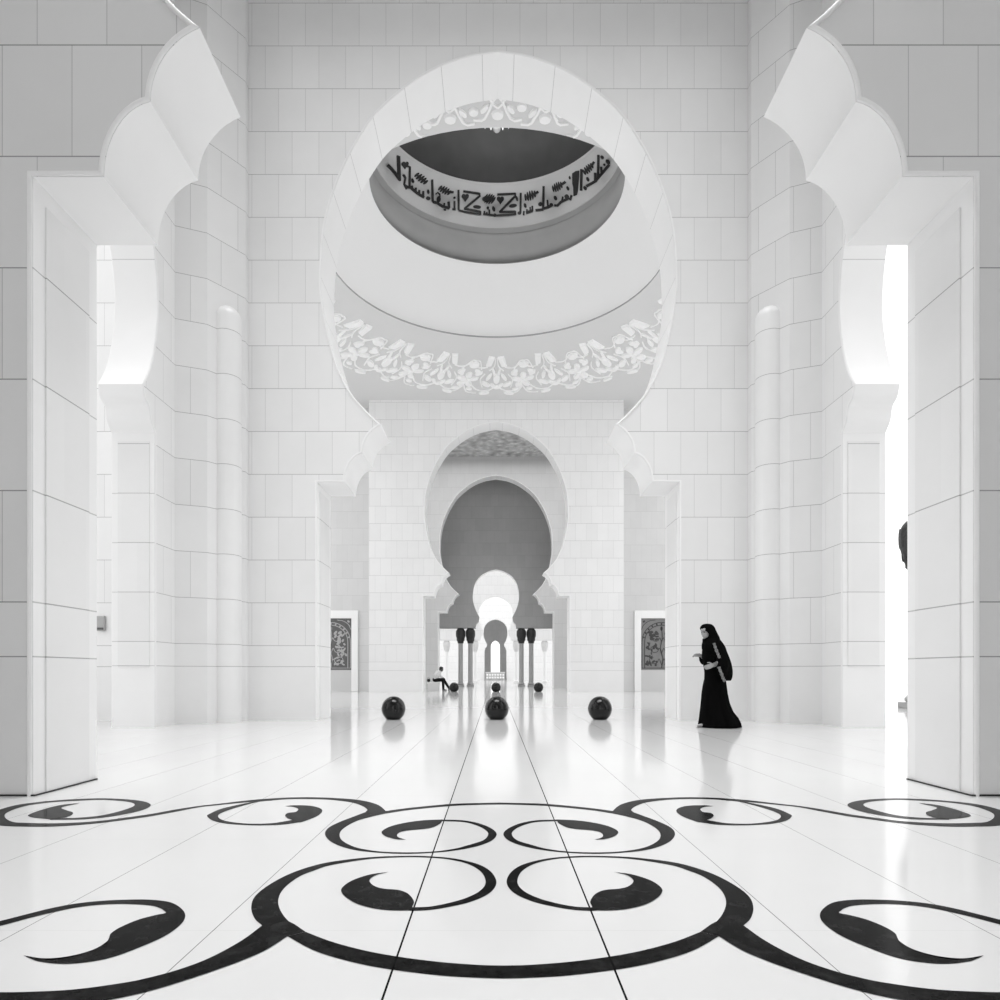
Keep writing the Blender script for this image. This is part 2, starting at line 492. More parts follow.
def shell(name, rings, mat, parent, smooth=30):
    vs = [ell(rx, ry, z, k) for rx, ry, z in rings for k in range(N)]
    fs = []
    for i in range(len(rings) - 1):
        for k in range(N):
            j = (k + 1) % N
            fs.append((i * N + k, i * N + j, (i + 1) * N + j, (i + 1) * N + k))
    return from_pydata(name, vs, fs, mat, parent, smooth)
shell('dome_rim_shade', [(5.25, 4.55, 13.76), (5.25, 4.55, 13.82)], M['roll'], CEIL)  # grey ring painted in for the shadow gap at the dome opening
shell('dome_cove', [(5.25, 4.55, 13.82), (5.60, 4.90, 13.84), (5.64, 4.94, 13.98), (5.46, 4.76, 14.25), (5.05, 4.38, 14.8), (4.55, 3.95, 15.35), (3.95, 3.45, 15.79), (3.9, 3.4, 15.83)], M['cove'], CEIL)
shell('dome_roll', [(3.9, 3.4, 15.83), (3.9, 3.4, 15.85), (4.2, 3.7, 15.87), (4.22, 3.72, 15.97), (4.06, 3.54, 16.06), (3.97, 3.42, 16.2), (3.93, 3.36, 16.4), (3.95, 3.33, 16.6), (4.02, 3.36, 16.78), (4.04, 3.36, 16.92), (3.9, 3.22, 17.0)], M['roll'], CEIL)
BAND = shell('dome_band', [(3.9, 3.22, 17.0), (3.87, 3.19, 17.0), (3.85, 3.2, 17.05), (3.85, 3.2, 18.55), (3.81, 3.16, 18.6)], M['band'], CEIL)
dr = [(3.81, 3.16, 18.6), (3.9, 3.25, 18.62)]
for k in range(1, 13):
    t = math.radians(90) * k / 12.3
    dr.append((3.9 * math.cos(t), 3.25 * math.cos(t), 18.62 + 3.3 * math.sin(t)))
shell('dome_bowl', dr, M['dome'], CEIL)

# ------------------------------------------------------------------ lettering on the dome band
def band_pt(px, py):
    """where the sight line to the band meets its elliptical wall"""
    dx, dz = (px - VX) / F, (VY - py) / F
    rx, ry = 3.845, 3.195
    a = dx * dx / rx ** 2 + 1 / ry ** 2
    b = 2 * (-dx * CX / rx ** 2 - CY / ry ** 2)
    c = CX * CX / rx ** 2 + CY * CY / ry ** 2 - 1
    t = (-b + math.sqrt(max(0., b * b - 4 * a * c))) / (2 * a)
    return Vector((dx * t, t, EYE + dz * t))
def lift(p, d=.02):
    n = Vector(((p.x - CX) / 3.85 ** 2, (p.y - CY) / 3.2 ** 2, 0)).normalized()
    return p - n * d
letters = []            # closed outlines
def stroke(pts, w):
    P = [Vector(p) for p in pts]; L, R = [], []
    for i, p in enumerate(P):
        t = (P[min(i + 1, len(P) - 1)] - P[max(i - 1, 0)]).normalized()
        n = Vector((-t.y, t.x)) * w * .58
        L.append(p + n); R.append(p - n)
    for i in range(len(P) - 1):
        letters.append([L[i], L[i + 1], R[i + 1], R[i]])
def blob(c, rx, ry, rot=0, n=14):
    r = math.radians(rot)
    letters.append([Vector((c[0] + rx * math.cos(a) * math.cos(r) - ry * math.sin(a) * math.sin(r), c[1] + rx * math.cos(a) * math.sin(r) + ry * math.sin(a) * math.cos(r))) for a in [2 * math.pi * k / n for k in range(n)]])
def heart(c, r):
    r *= 1.15
    blob((c[0] - r * .42, c[1] - r * .35), r * .55, r * .62, -25); blob((c[0] + r * .42, c[1] - r * .35), r * .55, r * .62, 25)
    letters.append([Vector((c[0] - r * .9, c[1] - r * .2)), Vector((c[0] + r * .9, c[1] - r * .2)), Vector((c[0], c[1] + r * 1.1))])
def rosette(c, rx, ry, rot, tail=None):
    ry *= 1.28
    r = math.radians(rot)
    ax, ay = Vector((math.cos(r), math.sin(r))), Vector((-math.sin(r), math.cos(r)))
    c = Vector(c)
    for k in range(5):                                  # veined leaf made of slanting lobes
        f = -0.8 + 1.6 * k / 4
        h = ry * math.sqrt(max(.15, 1 - f * f * .8))
        p = c + ax * rx * f
        blob(p, rx * .18, h, rot + 14)
    stroke([c - ax * rx * .9, c + ax * rx * .9], 1.0)
    if tail: stroke([c + ax * rx * .5, Vector(tail)], 1.6)
S = stroke
S([(397.2, 155.6), (398, 178)], 1.2); S([(399, 156.4), (399.8, 181.2)], 1.3)
S([(387.2, 165.2), (391.5, 169.5), (396, 175), (399.5, 180)], 2.4)
heart((404.8, 165.5), 3.1)
S([(406.5, 166.2), (409.6, 167.2), (409.3, 188)], 1.6)
S([(402.8, 174.8), (405.2, 178), (404, 184.4), (406.6, 189.4)], 1.5); S([(404.8, 185.6), (409.6, 188.4)], 1.4)
blob((412.4, 181), 1.1, 2.4, -20)
rosette((421, 178.8), 7.2, 3.2, 40)
S([(410, 187.5), (416, 192.7), (424, 197.8)], 1.9); S([(412, 189), (411.6, 186)], 1.5); S([(415.5, 192), (415.5, 188)], 1.6); S([(419, 194), (419, 190.5)], 1.6); S([(423, 197), (423, 191.5)], 1.8)
blob((428, 192), 1.1, 2.2, -15); blob((428, 198.6), 2.3, 1.6, 25)
S([(432, 180), (432.6, 202)], 1.8); S([(432.6, 202), (437, 203.2), (442, 206.5), (449.5, 208.6)], 1.9)
S([(435.6, 194.5), (437.6, 192.8), (439.6, 194.6), (439.8, 197.5)], 1.0); blob((438.6, 199.5), 2, 3)
S([(443.8, 206.5), (444.2, 203.5)], 1.4); S([(449, 208.4), (448.4, 202)], 2.)
rosette((444.5, 190.6), 6.4, 3.1, 28, (453.5, 192.5))
blob((454.4, 198), 1.3, .9); blob((444.7, 210), 1.4, .7, 15)
S([(454.4, 201.5), (454.4, 209.5)], 1.6); S([(452.2, 209.4), (455.6, 209.8)], 1.3)
S([(458.4, 190.4), (458.6, 210.2)], 1.7); S([(458.4, 210.5), (464, 212), (470, 213.2), (480.4, 214.6)], 1.3)
S([(463.2, 191.5), (479.6, 194)], 1.5); S([(479.6, 193.6), (479.6, 196.8)], 1.5); S([(480, 196), (464.4, 209)], 1.6); S([(464, 208.8), (480.3, 212)], 1.5); S([(480.4, 211.5), (480.6, 215)], 1.4)
heart((465.2, 198), 3.2); blob((477, 207.2), 4, 1.5, 5)
rosette((489.4, 199.2), 5.2, 4.4, 20, None); S([(482.5, 199.2), (487, 196.5)], 1.6); S([(482.5, 199.2), (487, 201.5)], 1.6)
blob((487.8, 208.2), 1.3, 1.3); blob((493.6, 209.2), 1.5, 2.6, -20)
S([(483, 214.2), (495.6, 215.8)], 1.4); S([(484.4, 211.5), (484.4, 214.2)], 1.5); S([(489.2, 210), (489.4, 215)], 1.5); S([(486.8, 212.4), (486.8, 214.8)], 1.3); blob((494.8, 215.4), 1.6, 1.5)
S([(497.2, 194.8), (515.6, 194)], 1.5); S([(515.4, 193.6), (515.2, 197)], 1.5); S([(515.6, 196), (499.6, 212.4)], 1.6); S([(499.2, 212.2), (515.4, 211.9)], 1.5); S([(495.6, 215.8), (515.4, 214.6)], 1.3); S([(515.4, 211.4), (515.5, 215.2)], 1.4)
heart((500.4, 200.6), 3.2); blob((513, 206), 4, 1.6, -8); blob((516.8, 198.8), 1.2, 2.6, -20)
S([(520.8, 193.4), (520.4, 213.2)], 1.7); blob((519.4, 213.3), 1.8, 1.3)
blob((525.2, 205.8), 1.4, 2.2, -15); S([(524, 211.5), (523.6, 215.4)], 1.4); S([(526, 213.2), (532.6, 211)], 2.); S([(530.4, 210), (530.2, 207.5)], 1.3); S([(532.5, 211.3), (532.4, 206.3)], 1.5); S([(527.2, 212.5), (527, 209.8)], 1.4)
rosette((530.2, 196), 6.2, 3.7, -20, (538.5, 192))
S([(543.7, 186.6), (543.3, 209)], 1.8); S([(535.6, 210.6), (543.6, 209.8)], 1.8); blob((540.4, 204.4), 2.2, 1.7, -35)
S([(543.5, 208.8), (548, 207.6), (553, 205)], 1.9); S([(547.4, 200.3), (548, 206.5)], 1.3); blob((551.5, 205), 1.8, 1.5)
blob((555.6, 198.4), 1.6, 2.2, -20); S([(554.5, 205.5), (557.5, 206), (561, 202.4), (569.5, 198)], 1.8); blob((567, 197), 2.2, 2.3); S([(571.7, 195.4), (570.4, 200.4)], 1.6); S([(563, 197), (562.2, 201)], 1.2)
rosette((557.4, 187.2), 5.6, 3.6, -25, (565.8, 182))
blob((568, 188.6), 1.3, 2.1, -20); blob((569.9, 178), .9, 1.6)
letters.append([Vector(p) for p in ((572.5, 174), (576, 171.6), (579.3, 171), (578.9, 180), (578, 190), (577, 195), (573.8, 196.2), (573.6, 188), (572.6, 184))])
S([(581.7, 169.5), (581.3, 190.8)], 1.9)
rosette((588.3, 169.2), 6.2, 3.1, -42, (594.5, 162))
blob((588, 179.5), 1.3, 2.2, -15); blob((585.4, 188.4), 1.6, 2.1, -25)
S([(586.5, 186.5), (591, 184), (596, 181.3), (599, 177.5), (604, 171.5), (609.5, 165)], 1.9)
S([(595.5, 181), (595.5, 173)], 1.8); S([(598.7, 155.2), (598.4, 178)], 1.7)
blob((602.4, 157.6), 1.4, 2., -25); S([(601.4, 167), (602, 174)], 1.6); blob((608.2, 162), 1.7, 2.6, -30); blob((604.7, 165), .9, 1.1)
vs, fs = [], []
for poly in letters:
    P = [band_pt(p.x, p.y) for p in poly]
    b, n = len(vs), len(P)
    vs += [lift(p, .03) for p in P] + [lift(p, .002) for p in P]
    for tri in tessellate_polygon([[Vector((p.x, p.y, 0)) for p in poly]]): fs.append(tuple(b + i for i in tri))
    for i in range(n): fs.append((b + i, b + (i + 1) % n, b + n + (i + 1) % n, b + n + i))
me = bpy.data.meshes.new('band_lettering'); me.from_pydata([tuple(v) for v in vs], [], fs)
link('band_lettering', me, M['ink'], CEIL)

# ------------------------------------------------------------------ carved flowers on the ceiling round the dome
vs, fs = [], []
def relief(poly, h=.05):
    """poly: outline in plan on the ceiling"""
    h *= random.uniform(.85, 1.15)
    b, n = len(vs), len(poly)
    c = sum((Vector(p) for p in poly), Vector((0, 0))) / n
    for p in poly: vs.append((p[0], p[1], ZC + random.uniform(.002, .006)))
    for p in poly:
        q = c + (Vector(p) - c) * .86; vs.append((q.x, q.y, ZC - h))
    for tri in tessellate_polygon([[Vector((p[0], p[1], 0)) for p in poly]]): fs.append(tuple(b + n + i for i in tri))
    for i in range(n): fs.append((b + i, b + (i + 1) % n, b + n + (i + 1) % n, b + n + i))
def rel_ell(T, c, a, b_, rot=0, h=.06, n=12):
    r = math.radians(rot)
    relief([T(c[0] + a * math.cos(t) * math.cos(r) - b_ * math.sin(t) * math.sin(r), c[1] + a * math.cos(t) * math.sin(r) + b_ * math.sin(t) * math.cos(r)) for t in [2 * math.pi * k / n for k in range(n)]], h)
def rel_line(T, pts, w=.06, h=.035, n=5):
    P = catmull([(p[0], p[1], 0) for p in pts], n)
    for a, b_ in zip(P, P[1:]):
        t = (b_ - a).normalized(); m = Vector((-t.y, t.x, 0)) * w * .5; e = t * w * .2
        q = [a + m - e, b_ + m + e, b_ - m + e, a - m - e]
        relief([T(v.x, v.y) for v in q], h)
FC, R0 = 18.95, 6.0
def sector(a0, full=True):
    def T(t, r):
        a = a0 + t / (R0 + r + .8); R = R0 + r
        return (CX + R * math.sin(a), FC + R * math.cos(a))
    for s in (1, -1):
        relief([T(s * t, r) for t, r in ((.50, .80), (.34, .0), (.05, .06), (.24, .72))], .09)
        rel_line(T, [(s * .03, .15), (s * .1, .8), (s * .34, 1.2)], .05)
        rel_ell(T, (s * .12, 1.35), .06, .42, s * 8)
        rel_ell(T, (s * .36, 1.75), .09, .36, -s * 22)
        rel_ell(T, (s * .52, 2.4), .16, .3, s * 40)
        rel_ell(T, (s * .2, 2.5), .1, .2, s * 30)
        rel_line(T, [(s * .1, 2.7), (s * .5, 3.05), (s * 1.0, 2.95), (s * 1.25, 2.5)], .07)
        rel_ell(T, (s * .62, 3.25), .28, .1, s * 14, .08)
        rel_line(T, [(s * .42, .9), (s * .8, .95), (s * 1.15, .55)], .06)
        rel_ell(T, (s * .85, 1.35), .14, .24, s * 30)
        rel_line(T, [(s * .55, 1.5), (s * .78, 2.0), (s * .7, 2.7)], .05)
    rel_ell(T, (0, 1.85), .17, .42, 0, .10)
    rel_ell(T, (0, 2.62), .18, .13, 0, .09)
    # flower between two motifs
    def T2(t, r): return T(t + 1.28, r)
    rel_ell(T2, (0, .72), .24, .22, 0, .08); rel_line(T2, [(-.45, 1.1), (-.2, .45), (0, .4), (.2, .45), (.45, 1.1)], .05)
    for k in range(5):
        a = math.radians(90 + 72 * k)
        rel_ell(T2, (.30 * math.cos(a), 2.05 - .42 * math.sin(a)), .15, .26, math.degrees(-a) + 90, .08)
    rel_ell(T2, (0, 2.05), .12, .14, 0, .10)
    for s in (1, -1):
        rel_ell(T2, (s * .42, 1.45), .13, .22, s * 35, .06)
        rel_ell(T2, (s * .35, 2.9), .18, .12, s * 25, .06)
        rel_line(T2, [(0, 2.6), (s * .3, 3.2), (s * .8, 3.3)], .06)
for k in range(-5, 6): sector(k * math.radians(17.6))
# near side, over the great arch: low interlaced star pattern
def T3(t, r): return (CX + t, 14.42 - r)
for t0 in (-3.3, -2.2, -1.1, 0, 1.1, 2.2, 3.3):
    def T4(t, r, t0=t0): return T3(t + t0, r - (.09 * t0 * t0))
    rel_line(T4, [(-.55, .15), (-.3, .18), (0, .75), (.3, .18), (.55, .15)], .06, .04, 3)
    rel_ell(T4, (0, .28), .15, .12, 0, .06); rel_ell(T4, (.55, .45), .12, .10, 0, .05)
    rel_line(T4, [(-.3, .9), (0, .45), (.3, .9)], .05, .04, 3)
    for s in (1, -1):
        rel_ell(T4, (s * .3, .42), .06, .14, s * 40, .05)
vs = [v for v in vs]
ok = [all(12.66 < vs[i][1] < 29.29 and abs(vs[i][0] - CX) < 9.5 and ((vs[i][0] - CX) / 5.25) ** 2 + ((vs[i][1] - CY) / 4.55) ** 2 > 1.005 for i in f) for f in fs]
fs = [f for f, k in zip(fs, ok) if k]
me = bpy.data.meshes.new('carved_ornament'); me.from_pydata(vs, [], fs)
link('carved_ornament', me, M['carve'], CEIL)

# ------------------------------------------------------------------ black scrolls inlaid in the floor
def ground(px, py):
    Y = F * EYE / (py - VY); return Vector(((px - VX) * Y / F, Y, 0))
AX = .028
ZI = .0012
INL = 0
def inlay(polys):
    global INL
    INL += 1
    for mir in (False, True):
        vs, fs = [], []
        for k, q in enumerate(polys):
            b = len(vs)
            for p in q[0]:
                vs.append((2 * AX - p.x if mir else p.x, p.y, ZI + k * .0003 + INL * .00007))
            for f in q[1]: fs.append(tuple(b + i for i in f))
        o = from_pydata('scroll_inlay', vs, fs, M['inlay'], FLOOR, fix=False)
        bm = bmesh.new(); bm.from_mesh(o.data)
        for f in bm.faces:
            f.normal_update()
            if f.normal.z < 0: f.normal_flip()
        bm.to_mesh(o.data); bm.free()
def band_strip(outer, inner, n=10):
    a = catmull([ground(*p) for p in outer], n); b = catmull([ground(*p) for p in inner], n)
    m = len(a); vs = []
    for p, q in zip(a, b): vs += [p, q]
    return vs, [(2 * i, 2 * i + 1, 2 * i + 3, 2 * i + 2) for i in range(m - 1)]
def outline(edges, n=8):
    """edges: list of smooth point runs that meet in sharp corners"""
    P = []
    for e in edges:
        c = catmull([ground(*p) for p in e], n); P += c[:-1]
    return P, [tuple(t) for t in tessellate_polygon([[Vector((p.x, p.y, 0)) for p in P]])]
def z3(*p): return [(320 + x / 5, 790 + y / 5) for x, y in p]
def z2(*p): return [(200 + x / 4.545, 780 + y / 4.545) for x, y in p]
def z1(*p): return [(x / 4, 780 + y / 4) for x, y in p]
CXP = lambda py: VX + AX * (py - VY) / EYE
front_out = z3((440, 603.5), (470, 605), (550, 601), (650, 585), (760, 558), (850, 515), (882, 463), (855, 410), (790, 372), (680, 345), (560, 333), (430, 330), (250, 337)) + z2((600, 372), (500, 395), (400, 431), (310, 480), (250, 530), (233, 580), (248, 630), (283, 663))
front_in = z3((440, 590), (470, 588), (550, 584), (640, 567), (730, 541), (800, 505), (828, 462), (805, 410), (740, 371), (650, 349), (560, 340), (430, 337), (250, 346)) + z2((600, 387), (520, 412), (450, 441), (385, 490), (357, 540), (364, 590), (405, 645), (480, 692))
bow_top = z2((480, 692), (600, 737), (750, 777), (909, 806)) + z3((600, 862), (800, 877)) + [(CXP(966), 966)]
bow_bot = z2((398, 712), (520, 777), (680, 826), (850, 860)) + z3((600, 929), (800, 941)) + [(CXP(978.9), 978.9)]
inlay([band_strip(front_out, front_in),
       band_strip(bow_top, bow_bot),
       outline([z2((283, 663), (330, 640), (405, 645), (480, 692)), z2((480, 692), (398, 712)), z2((398, 712), (283, 663))], 3),
       # arm that runs off to the lower left
       band_strip(z2((283, 663)) + [(244, 939.5), (222, 952.3), (200, 962.6), (175, 971.3), (150, 978), (125, 983.2), (75, 990), (25, 992.6), (-10, 992.8), (-60, 992)],
                  z2((398, 712)) + [(266, 950.3), (243, 960.5), (218, 969.8), (190, 979.2), (160, 988.6), (125, 997.3), (75, 1006), (25, 1010), (-10, 1011), (-70, 1010)]),
       # drop-shaped end of the scroll
       outline([z3((345, 412), (250, 425), (160, 455), (110, 492), (112, 520), (145, 549), (200, 576), (290, 597), (380, 604), (465, 603)),
                z3((465, 603), (462, 585)),
                z3((462, 585), (470, 562), (455, 535), (430, 515), (390, 502), (330, 497), (285, 488), (255, 470), (249, 450), (280, 427), (345, 412))])])
back_out = z3((600, 149), (620, 149), (720, 153), (800, 169), (860, 195), (883, 222), (860, 253), (790, 281), (680, 303), (560, 315), (430, 320), (300, 315), (180, 302), (100, 281), (45, 252), (25, 218), (45, 188), (100, 160), (165, 135), (226, 112))
back_in = z3((600, 158), (620, 157), (715, 161), (780, 177), (825, 199), (841, 222), (818, 251), (750, 274), (670, 295), (560, 309), (430, 313), (300, 308), (200, 293), (145, 274), (108, 250), (98, 225), (110, 200), (150, 172), (200, 150), (270, 131))
top_up = z3((330, 106), (450, 90), (650, 71), (800, 66), (880, 64)) + [(CXP(802.7), 802.7)]
top_lo = z3((330, 118), (450, 100), (650, 81), (800, 74.5), (880, 73)) + [(CXP(804.6), 804.6)]
inlay([band_strip(back_out, back_in), band_strip(top_up, top_lo),
       outline([z3((226, 112), (270, 131)), z3((270, 131), (330, 118)), z3((330, 118), (330, 106), (240, 100)), z3((240, 100), (226, 112))], 3),
       outline([z3((430, 250), (380, 247), (330, 233), (308, 214), (325, 196), (370, 178), (440, 163), (520, 153), (612, 149)),
                z3((612, 149), (610, 158)),
                z3((610, 158), (600, 170), (560, 189), (500, 198), (440, 203), (400, 212), (385, 227), (395, 240), (430, 250))])])
hook_out = z2((845, 150), (838, 135), (800, 110), (720, 91), (600, 82), (500, 79), (400, 80.5), (300, 86), (200, 95), (100, 107), (0, 118)) + z1((700, 119), (600, 137), (500, 151), (400, 164), (300, 171), (200, 174), (100, 172), (50, 168), (20, 150), (30, 130), (100, 105), (200, 90), (300, 84), (400, 80), (480, 84), (530, 92), (535, 105), (480, 125), (400, 143), (300, 152), (200, 153))
hook_in = z2((750, 158), (762, 140), (742, 121), (690, 103), (600, 91), (500, 87), (400, 88), (300, 95), (200, 103), (100, 113), (0, 124)) + z1((700, 128), (600, 146), (500, 160), (400, 173), (300, 182), (200, 187), (100, 187), (0, 183), (-75, 165), (-60, 138), (0, 118), (70, 100), (160, 88), (300, 77), (430, 74), (550, 82), (602, 98), (575, 119), (480, 141), (350, 157), (200, 160))
ring_out = z2((300, 90), (200, 108), (100, 131), (45, 154), (33, 166), (60, 186), (120, 199), (200, 205), (280, 207), (380, 203), (470, 190))
ring_in = z2((330, 94), (270, 99), (180, 122), (110, 145), (82, 163), (100, 182), (160, 194), (240, 200), (330, 197), (400, 186), (440, 178))
inlay([band_strip(hook_out, hook_in), band_strip(ring_out, ring_in),
       outline([z2((385, 120), (430, 116), (500, 118), (545, 129), (555, 145), (530, 166), (480, 186), (455, 194)),
                z2((455, 194), (400, 176)),
                z2((400, 176), (387, 163), (400, 151), (435, 146), (446, 133), (425, 123), (385, 120))]),
       outline([z1((320, 93), (250, 100), (180, 116), (115, 140), (130, 150), (200, 158)), z1((200, 158), (265, 150)),
                z1((265, 150), (287, 141), (290, 130), (265, 122), (248, 110), (320, 93))])])
inlay([band_strip([(-90, 946), (-40, 930)] + z1((0, 565), (100, 540), (200, 515), (300, 496), (400, 485), (500, 480), (600, 480), (680, 490), (725, 515), (741, 545), (722, 580), (660, 625), (560, 670), (450, 710), (350, 730), (250, 737), (160, 728), (120, 715), (95, 703)),
                  [(-90, 952), (-40, 936)] + z1((0, 585), (100, 558), (200, 533), (300, 512), (400, 500), (500, 497), (600, 503), (640, 514), (655, 524), (662, 533), (620, 542), (550, 561), (480, 591), (442, 617), (438, 637), (400, 668), (330, 697), (250, 716), (190, 721), (140, 716), (95, 703)))])
# dark strips laid in for the shadow along the near wall's base
# dark shadow joint where the near wall meets the floor
for s in (-1, 1):
    bm = bmesh.new()
    xa, xb = CX + s * 3.42, CX + s * 8.1
    box(bm, min(xa, xb), max(xa, xb), 4.488, 4.5, 0, .012)
    xa, xb = CX + s * 3.418, CX + s * 3.43
    box(bm, min(xa, xb), max(xa, xb), 4.5, 5.2, 0, .010)
    from_bm('base_shade', bm, M['ink'], A)

# ================================================================== THINGS
# ------------------------------------------------------------------ black stone balls
def stone_ball(x, y, label, group):
    bm = bmesh.new()
    bmesh.ops.create_uvsphere(bm, u_segments=48, v_segments=32, radius=.232)
    for v in bm.verts: v.co.z = v.co.z * 1.05 + .205
    bmesh.ops.bisect_plane(bm, geom=bm.verts[:] + bm.edges[:] + bm.faces[:], plane_co=(0, 0, 0), plane_no=(0, 0, -1), clear_outer=True)
    bmesh.ops.holes_fill(bm, edges=[e for e in bm.edges if e.is_boundary], sides=100)
    o = from_bm('stone_ball', bm, M['ball'], smooth=40, loc=(x, y, .0015))
    return tag(o, label, 'ball', group)
for x, w in ((-1.972, 'left'), (.035, 'middle'), (2.04, 'right')):
    stone_ball(x, 11.95, 'large polished black stone ball under the great horseshoe arch, %s of three' % w, 'black balls under the great arch')
for x, w in ((-1.96, 'left one beside the seated man'), (.05, 'middle one above the near middle ball'), (2.08, 'right one beside the right columns')):
    stone_ball(x, 29.45, 'distant black stone ball in the second arch, %s' % w, 'black balls under the farther arch')

# ------------------------------------------------------------------ columns
def cyl_part(name, prof, mat, parent, seg=24, smooth=35):
    bm = bmesh.new(); lathe(bm, prof, seg); bmesh.ops.recalc_face_normals(bm, faces=bm.faces)
    return from_bm(name, bm, mat, parent, smooth=smooth)
def column(label, group, ms, mc, k=1.):
    r = empty('column', (0, 0, 0), label, 'column', group)
    bm = bmesh.new(); box(bm, -.24 * k, .24 * k, -.24 * k, .24 * k, 0, .12 * k, .015); from_bm('plinth', bm, ms, r)
    cyl_part('base_ring', [(.17 * k, .12 * k), (.215 * k, .15 * k), (.215 * k, .2 * k), (.18 * k, .24 * k), (.165 * k, .27 * k)], ms, r)
    cyl_part('shaft', [(.16 * k, .27 * k), (.155 * k, 2.84 * k)], ms, r)
    cyl_part('capital', [(.16 * k, 2.82 * k), (.20 * k, 2.86 * k), (.20 * k, 2.92 * k), (.22 * k, 2.98 * k), (.26 * k, 3.13 * k), (.305 * k, 3.32 * k), (.315 * k, 3.48 * k), (.30 * k, 3.62 * k), (.25 * k, 3.73 * k), (.19 * k, 3.8 * k)], mc, r)
    # bands of palm leaves round the bell
    bm = bmesh.new()
    for q in range(12):
        a = 2 * math.pi * q / 12
        for rr, zz, w, h in ((.288, 3.46, .07, .22), (.235, 3.12, .055, .14)):
            m = Matrix.Translation((rr * k * math.cos(a), rr * k * math.sin(a), zz * k)) @ Matrix.Rotation(a, 4, 'Z') @ Matrix.Diagonal((.03 * k, w * k, h * k, 1))
            bmesh.ops.create_icosphere(bm, subdivisions=2, radius=1, matrix=m)
    from_bm('capital_leaves', bm, mc, r, smooth=60)
    r['kind'] = 'thing'
    return r
def copy_tree(o):
    c = o.copy(); col.objects.link(c)
    for ch in list(o.children):
        d = ch.copy(); col.objects.link(d); d.parent = c
        d.matrix_parent_inverse = ch.matrix_parent_inverse
    return c
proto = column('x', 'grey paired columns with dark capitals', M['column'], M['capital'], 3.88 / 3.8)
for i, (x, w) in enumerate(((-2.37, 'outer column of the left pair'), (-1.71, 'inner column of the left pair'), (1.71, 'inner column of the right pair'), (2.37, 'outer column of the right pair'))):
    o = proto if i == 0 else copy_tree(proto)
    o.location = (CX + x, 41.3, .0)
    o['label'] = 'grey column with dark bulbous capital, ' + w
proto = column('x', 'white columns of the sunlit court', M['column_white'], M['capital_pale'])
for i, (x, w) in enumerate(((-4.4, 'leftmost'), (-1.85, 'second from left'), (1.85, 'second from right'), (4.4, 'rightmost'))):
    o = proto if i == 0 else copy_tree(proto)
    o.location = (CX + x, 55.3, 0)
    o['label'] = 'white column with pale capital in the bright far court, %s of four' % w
o = column('tall column with dark capital edging the bright right opening', None, M['column'], M['capital'], 1.26)
o.location = (10.77, 15.7, 0)

# ------------------------------------------------------------------ framed carved panels in the recesses
def panel(s, label, mb, mt):
    y = 29.9
    r = empty('carved_panel', (CX + s * 8.02, y, 0), label, 'panel', 'carved panels behind the great arch')
    bm = bmesh.new(); box(bm, -1.0, 1.0, -.06, -.0, 1.05, 3.55); from_bm('panel_board', bm, mb, r)
    bm = bmesh.new(); box(bm, -1.0, 1.0, -.06, -.0, .0, 1.05); from_bm('apron', bm, M['lowpanel'], r)
    bm = bmesh.new()
    for x0, x1, z0, z1 in ((-1.32, -1., 0, 3.93), (1., 1.32, 0, 3.93), (-1., 1., 3.55, 3.93)):
        box(bm, x0, x1, -.12, 0, z0, z1, .012)
    from_bm('panel_frame', bm, M['trim'], r)
    bm = bmesh.new()
    def bar(pts, w):
        P = catmull([(x, 0, z) for x, z in pts], 6)
        prev = None
        for i, p in enumerate(P):
            t = (P[min(i + 1, len(P) - 1)] - P[max(i - 1, 0)]).normalized(); nrm = Vector((-t.z, 0, t.x)) * w * .5
            cur = [bm.verts.new((q.x, yy, q.z)) for q, yy in ((p + nrm, -.058), (p + nrm, -.075), (p - nrm, -.075), (p - nrm, -.058))]
            if prev:
                for k in range(4): bm.faces.new((prev[k], prev[(k + 1) % 4], cur[(k + 1) % 4], cur[k]))
            prev = cur
    def dot(x, z, a, b, rot):
        m = Matrix.Translation((x, -.062, z)) @ Matrix.Rotation(rot, 4, 'Y') @ Matrix.Diagonal((a, .02, b, 1))
        bmesh.ops.create_icosphere(bm, subdivisions=2, radius=1, matrix=m)
    rnd = random.Random(5)
    for R in (.95, .82):
        bar([(-R, 1.12), (-R, 1.7), (-R, 2.35)] + [(R * math.cos(a), 2.4 + R * math.sin(a)) for a in [math.radians(180 - 15 * k) for k in range(1, 12)]] + [(R, 2.35), (R, 1.7), (R, 1.12)], .035)
    for k in range(1, 12):
        a = math.radians(15 * k); dot(.885 * math.cos(a), 2.4 + .885 * math.sin(a), .045, .045, 0)
    bar([(-.95, 1.14), (0, 1.14), (.95, 1.14)], .03)
    bar([(0, 1.14), (.06, 1.6), (-.05, 2.1), (.03, 2.6), (0, 3.1)], .04)
    for q in (-1, 1):
        for z0, k in ((1.3, 1.), (1.85, .9), (2.4, .75)):
            sp = [(0, z0)] + [(q * (.42 * k - .30 * k * (1 - t / 9) * math.cos(t * .72)), z0 + .28 * k + .30 * k * (1 - t / 9) * math.sin(t * .72) * -1) for t in range(0, 8)]
            bar(sp, .03)
            for _ in range(13):
                dot(q * (.2 + .55 * k * rnd.random()), z0 + .5 * rnd.random(), .035 + .03 * rnd.random(), .07 + .04 * rnd.random(), rnd.random() * 3)
        dot(q * .22, 2.85, .06, .12, q * .7); dot(q * .45, 2.72, .05, .1, q * 1.); dot(0, 3.05, .06, .12, 0)
        bar([(q * .98, 3.0), (q * .85, 3.25), (q * .6, 3.42), (q * .3, 3.47)], .03); dot(q * .85, 3.4, .07, .05, q * .7)
    bmesh.ops.recalc_face_normals(bm, faces=bm.faces)
    from_bm('floral_tracery', bm, mt, r, smooth=40)
